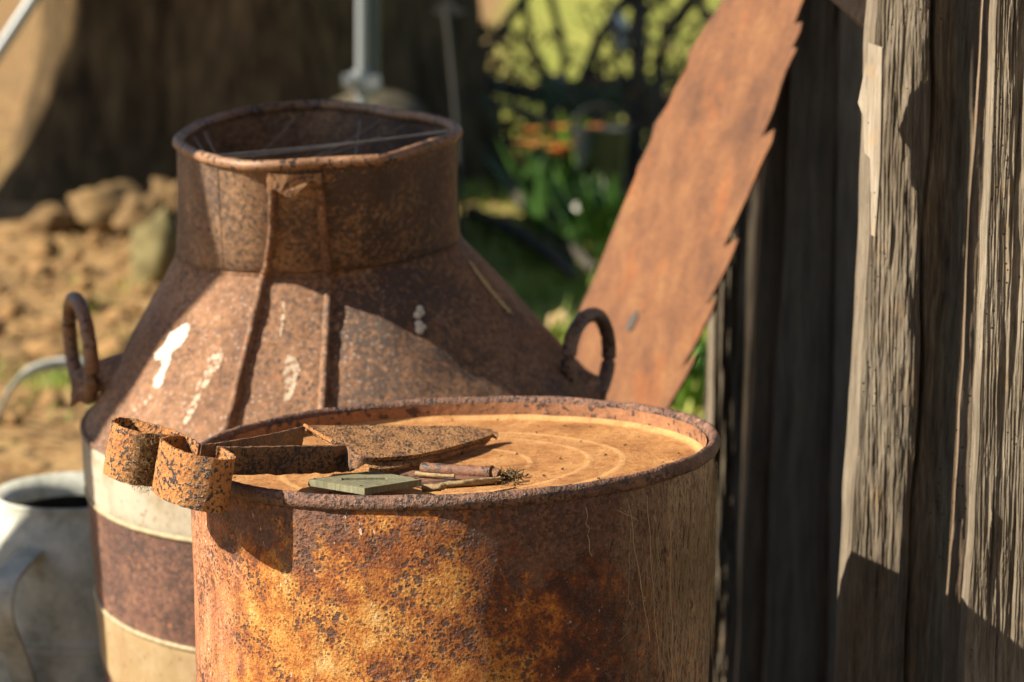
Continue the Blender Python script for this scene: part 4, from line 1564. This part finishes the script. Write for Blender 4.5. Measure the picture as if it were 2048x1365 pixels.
# grass tufts and litter
def scatter_grass():
    rnd = random.Random(11)
    b = MB()
    def tuft(x, y, n, h):
        for i in range(n):
            a = rnd.uniform(0, 6.283)
            l = h * rnd.uniform(.5, 1.2)
            bx, by_ = x + rnd.gauss(0, h * .5), y + rnd.gauss(0, h * .5)
            d = Vector((math.cos(a) * l * .6, math.sin(a) * l * .6, l))
            s = Vector((-math.sin(a), math.cos(a), 0)) * 0.006
            p0 = Vector((bx, by_, -0.01))
            b.add([p0 - s, p0 + s, p0 + d], [(0, 1, 2)])
    for i in range(1700):
        y = rnd.uniform(5, 22)
        x = rnd.uniform(-0.35, 0.28 * y)
        tuft(x, y, 9, rnd.uniform(.05, .11))
    for px, py, n in ((40, 350, 14), (30, 330, 10), (90, 770, 30), (60, 790, 20), (250, 590, 8), (1070, 590, 20), (1100, 620, 12), (130, 800, 14)):
        p = on_z(px, py, 0)
        for k in range(n):
            tuft(p.x + rnd.gauss(0, .09), p.y + rnd.gauss(0, .25), 10, .06)
    m = N("grass_blade", 0.6, 0.25)
    c = m.ramp(m.noise(0.9, 4, 0.6), [(0.35, (0.09, 0.18, 0.02)), (0.5, (0.22, 0.30, 0.04)), (0.65, (0.42, 0.42, 0.10))])
    o = b.build("grass", m.out(c), smooth=False, fix=False)
    tag(o, "bright yellow-green grass growing right of the tree and round the rake", "grass", kind="stuff")
    b2 = MB()
    for i in range(2600):
        y = rnd.uniform(3.4, 10)
        x = rnd.uniform(-0.25 * y, 0.0)
        a = rnd.uniform(0, 6.283)
        l = rnd.uniform(.01, .035)
        u = Vector((math.cos(a), math.sin(a), rnd.uniform(-.2, .5))) * l
        w = Vector((-math.sin(a), math.cos(a), rnd.uniform(-.3, .3))) * l * .35
        c0 = Vector((x, y, 0.015 + 0.05 * fbm(Vector((x * 0.9, y * 0.9, 3.3)), 4)))
        b2.add([c0 - u, c0 + w, c0 + u, c0 - w], [(0, 1, 2, 3)])
    o = b2.build("leaf_litter", plain("dry_leaf", (0.30, 0.20, 0.09), 0.8, 0.2, 0, .5, 3), smooth=False, fix=False)
    tag(o, "dry leaf litter strewn over the tan dirt left of the can", "leaf litter", kind="stuff")


scatter_grass()


def clods():
    rnd = random.Random(21)
    b = MB()
    for i in range(420):
        y = rnd.uniform(4.6, 9.9)
        x = rnd.uniform(-0.26 * y, -0.25)
        r = abs(rnd.gauss(0.0, 0.014)) + 0.006
        if rnd.random() < 0.05:
            r *= 2.0
        z = 0.05 * fbm(Vector((x * 0.9, y * 0.9, 3.3)), 4)
        rows = []
        for k in range(6):
            th_ = math.pi * k / 5
            row = []
            for q in range(8):
                a = 2 * math.pi * q / 8
                d = Vector((math.sin(th_) * math.cos(a), math.sin(th_) * math.sin(a), math.cos(th_)))
                e = 1 + 0.5 * mn.noise(d * 1.7 + Vector((i * 3.1, 0, 0)))
                row.append((x + d.x * r * e, y + d.y * r * e, z + d.z * r * e * 0.75 + r * 0.3))
            rows.append(row)
        b.grid(rows, close_u=True)
    o = b.build("dirt_clods", plain("clod", (0.25, 0.155, 0.07), 0.95, 0.1, 0, .5, 7))
    tag(o, "rough clods of earth strewn over the sunlit ground left of the can", "dirt", kind="stuff")


clods()


def dead_bush(label, px, py, Y, w, h, n, seed, mat):
    rnd = random.Random(seed)
    c = P(px, py, Y)
    t = thing("dead_bush", label, "bush", (c.x, Y, 0))
    b = MB()
    for i in range(n):
        p = Vector((rnd.gauss(0, w * .15), rnd.gauss(0, .15), 0))
        d = Vector((rnd.gauss(0, .5), rnd.gauss(0, .3), 1)).normalized()
        pts = [p]
        for k in range(5):
            d = (d + Vector((rnd.gauss(0, .3), rnd.gauss(0, .2), rnd.gauss(0, .15)))).normalized()
            pts.append(pts[-1] + d * h / 5 * rnd.uniform(.6, 1.2))
        r0 = rnd.uniform(.006, .02)
        b.tube(pts, lambda s, r0=r0: r0 * (1 - .75 * s), 5)
    b.build("stems", mat, t)
    b = MB()
    for i in range(n * 9):
        c_ = Vector((rnd.gauss(0, w * .3), rnd.gauss(0, .2), h * rnd.random() ** .7))
        u = Vector((rnd.gauss(0, 1), rnd.gauss(0, 1), rnd.gauss(0, 1))).normalized() * rnd.uniform(.02, .05)
        v = u.orthogonal().normalized() * u.length * .4
        b.add([c_ - u, c_ + v, c_ + u, c_ - v], [(0, 1, 2, 3)])
    b.build("foliage", G2 if seed % 2 else TWD, t, smooth=False, fix=False)


TWD = plain("brown_leaf", (0.07, 0.045, 0.03), 0.7, 0.2, 0, .4, 6)
dead_bush("dark tangled bush right of the rake's hub beside the saw blade's upper part", 1310, 330, 10.6, 0.55, 0.95, 46, 4, IR)
dead_bush("dark green tangled bush behind the orange flowers under the rake", 1180, 330, 11.4, 0.7, 0.45, 60, 5, IR)
dead_bush("thin brown bush left of the rake behind the iron stake", 960, 300, 11.8, 0.5, 0.7, 34, 6, IR)

# ------------------------------------------------------------------ cobwebs
WEB = N("cobweb", 0.7, 0.2)
WEB = WEB.out((0.42, 0.33, 0.21))


def web_on_drum():
    rnd = random.Random(3)
    b = MB()
    for i in range(260):
        a = math.radians(rnd.triangular(-52, 8, -12))
        z0 = DZ - rnd.uniform(0.012, 0.10)
        ln = rnd.uniform(0.015, 0.09)
        off = rnd.uniform(0.0008, 0.004)
        pts = []
        for k in range(7):
            t = k / 6
            aa = a + math.radians(rnd.gauss(0, .35) + 2.0 * t * rnd.choice((-1, 1)) * (1 if i % 3 == 0 else 0.2))
            r = drum_r(aa, z0) + off - 0.002 * math.sin(t * 3.1)
            x, y = r * math.cos(aa), r * math.sin(aa)
            pts.append(Vector((x, y, tz(x, y, z0 - ln * t))))
        b.tube(pts, rnd.uniform(0.00012, 0.00026), 3, cap=False)
    for a0, z0, a1, z1 in ((-52, .012, -46, .125), (-47, .012, -43, .15), (-49, .03, -55, .018), (-62, .012, -61, .05), (-40, .015, -38, .2)):
        pts = []
        for k in range(10):
            t = k / 9
            a = math.radians(a0 + (a1 - a0) * t + rnd.gauss(0, .22))
            r = drum_r(a, DZ) + 0.006
            x, y = r * math.cos(a), r * math.sin(a)
            pts.append(Vector((x, y, tz(x, y, DZ - z0 - (z1 - z0) * t))))
        b.tube(smooth_path(pts, 3), 0.00024, 4, cap=False)
    o = b.build("cobweb", WEB, fix=False)
    o.location = drum.location
    tag(o, "dusty cobweb strands hanging down the shaded right side of the drum", "cobweb", kind="stuff")


web_on_drum()


FIB = N("dry_fibre", 0.8, 0.2)
FIB = FIB.out(FIB.ramp(FIB.noise(300, 3), [(0.4, (0.10, 0.06, 0.03)), (0.6, (0.36, 0.25, 0.13))]))


def fuzz():
    """dry grass fibres and web caught between the two bows"""
    rnd = random.Random(5)
    b = MB()
    o0 = on_plane(300, 880, sq - sv * 0.02, sv)
    for i in range(520):
        x = rnd.triangular(255, 330, 312)
        y = 868 + rnd.random() * 95
        yy = y + (x - 255) * 0.12
        h = (yy - 868) / 100 * BW
        p = on_plane(290, 866, sq, sv)
        # point just in front of the far bow's front side
        q_ = on_plane(x, 862 + (x - 255) * 0.1, sq, sv) - sv * min(0.041, h) + Vector((0.0, -0.003 - rnd.random() * 0.005, 0))
        pts = [q_]
        d = Vector((rnd.gauss(0, 1), rnd.gauss(0, .4), rnd.gauss(0, 1))).normalized()
        for k in range(5):
            d = (d + Vector((rnd.gauss(0, .5), rnd.gauss(0, .25), rnd.gauss(0, .5)))).normalized()
            pts.append(pts[-1] + d * rnd.uniform(0.0008, 0.0024))
        b.tube([v - o0 for v in pts], rnd.uniform(0.0001, 0.0002), 3, cap=False)
    o = b.build("dry_fibres", FIB, fix=False)
    o.location = o0
    tag(o, "tangle of dry fibres and cobweb caught between the two shear bows", "debris", kind="stuff")


fuzz()


def neck_web():
    rnd = random.Random(9)
    b = MB()
    W2 = plain("web_grey", (0.42, 0.40, 0.36), 0.7, 0.2)
    def strand(p0, p1, sag, r):
        b.tube([p0.lerp(p1, t / 8) - Vector((0, 0, sag * math.sin(math.pi * t / 8))) for t in range(9)], r, 4, cap=False)
    def pt(adeg, dz):
        p = can_pt(math.radians(adeg), Z3 - dz)
        return CM @ Vector((OFF + (p.x - OFF) * .96, p.y * .96, p.z))
    for a0, d0, a1, d1, sg, r in ((232, .002, -14, .001, .0015, .0011), (238, .003, -8, .002, .002, .0007), (165, .004, 240, .004, .003, .0006), (150, .004, 246, .005, .003, .0005),
                                  (60, .008, 262, .006, .008, .0005), (40, .01, 255, .006, .008, .0005), (75, .012, 285, .006, .010, .0005), (100, .01, 250, .006, .008, .0004)):
        strand(pt(a0, d0), pt(a1, d1), sg, r)
    o0 = CM @ Vector((OFF, 0, Z3))
    b.v = [tuple(Vector(v) - o0) for v in b.v]
    o = b.build("cobweb", W2, fix=False)
    o.location = o0
    tag(o, "pale cobweb threads stretched across the mouth of the can's neck", "cobweb", kind="stuff")


neck_web()


# ------------------------------------------------------------------ pieces of parts go under their part
def under(root, child, part):
    kids = [o for o in root.children if o.name.split('.')[0] == part]
    for o in [o for o in root.children if o.name.split('.')[0] == child]:
        o.parent = kids[0]


def kid(root, name):
    return [o for o in root.children if o.name.split('.')[0] == name][0]


for ch, pa in (("painted_band", "body"), ("hoop_bead", "body"), ("bird_dropping", "cone"), ("pale_streak", "cone"), ("scratch", "cone"), ("torn_strip", "cone"), ("rim", "neck"), ("neck_seam", "neck"), ("torn_cap", "seam_flange")):
    under(can, ch, pa)
under(jug, "hoop_bead", "body")
under(jug, "inside", "body")
under(shears, "blade_heel", "blade")
under(plate, "nail", "plate_body")
under(bu, "bail", "pail")
under(drum, "rim_wall", "rim")
under(hinge, "pin", "knuckle")
under(tri, "clamp", "leg")
under(shed, "lath", "post")
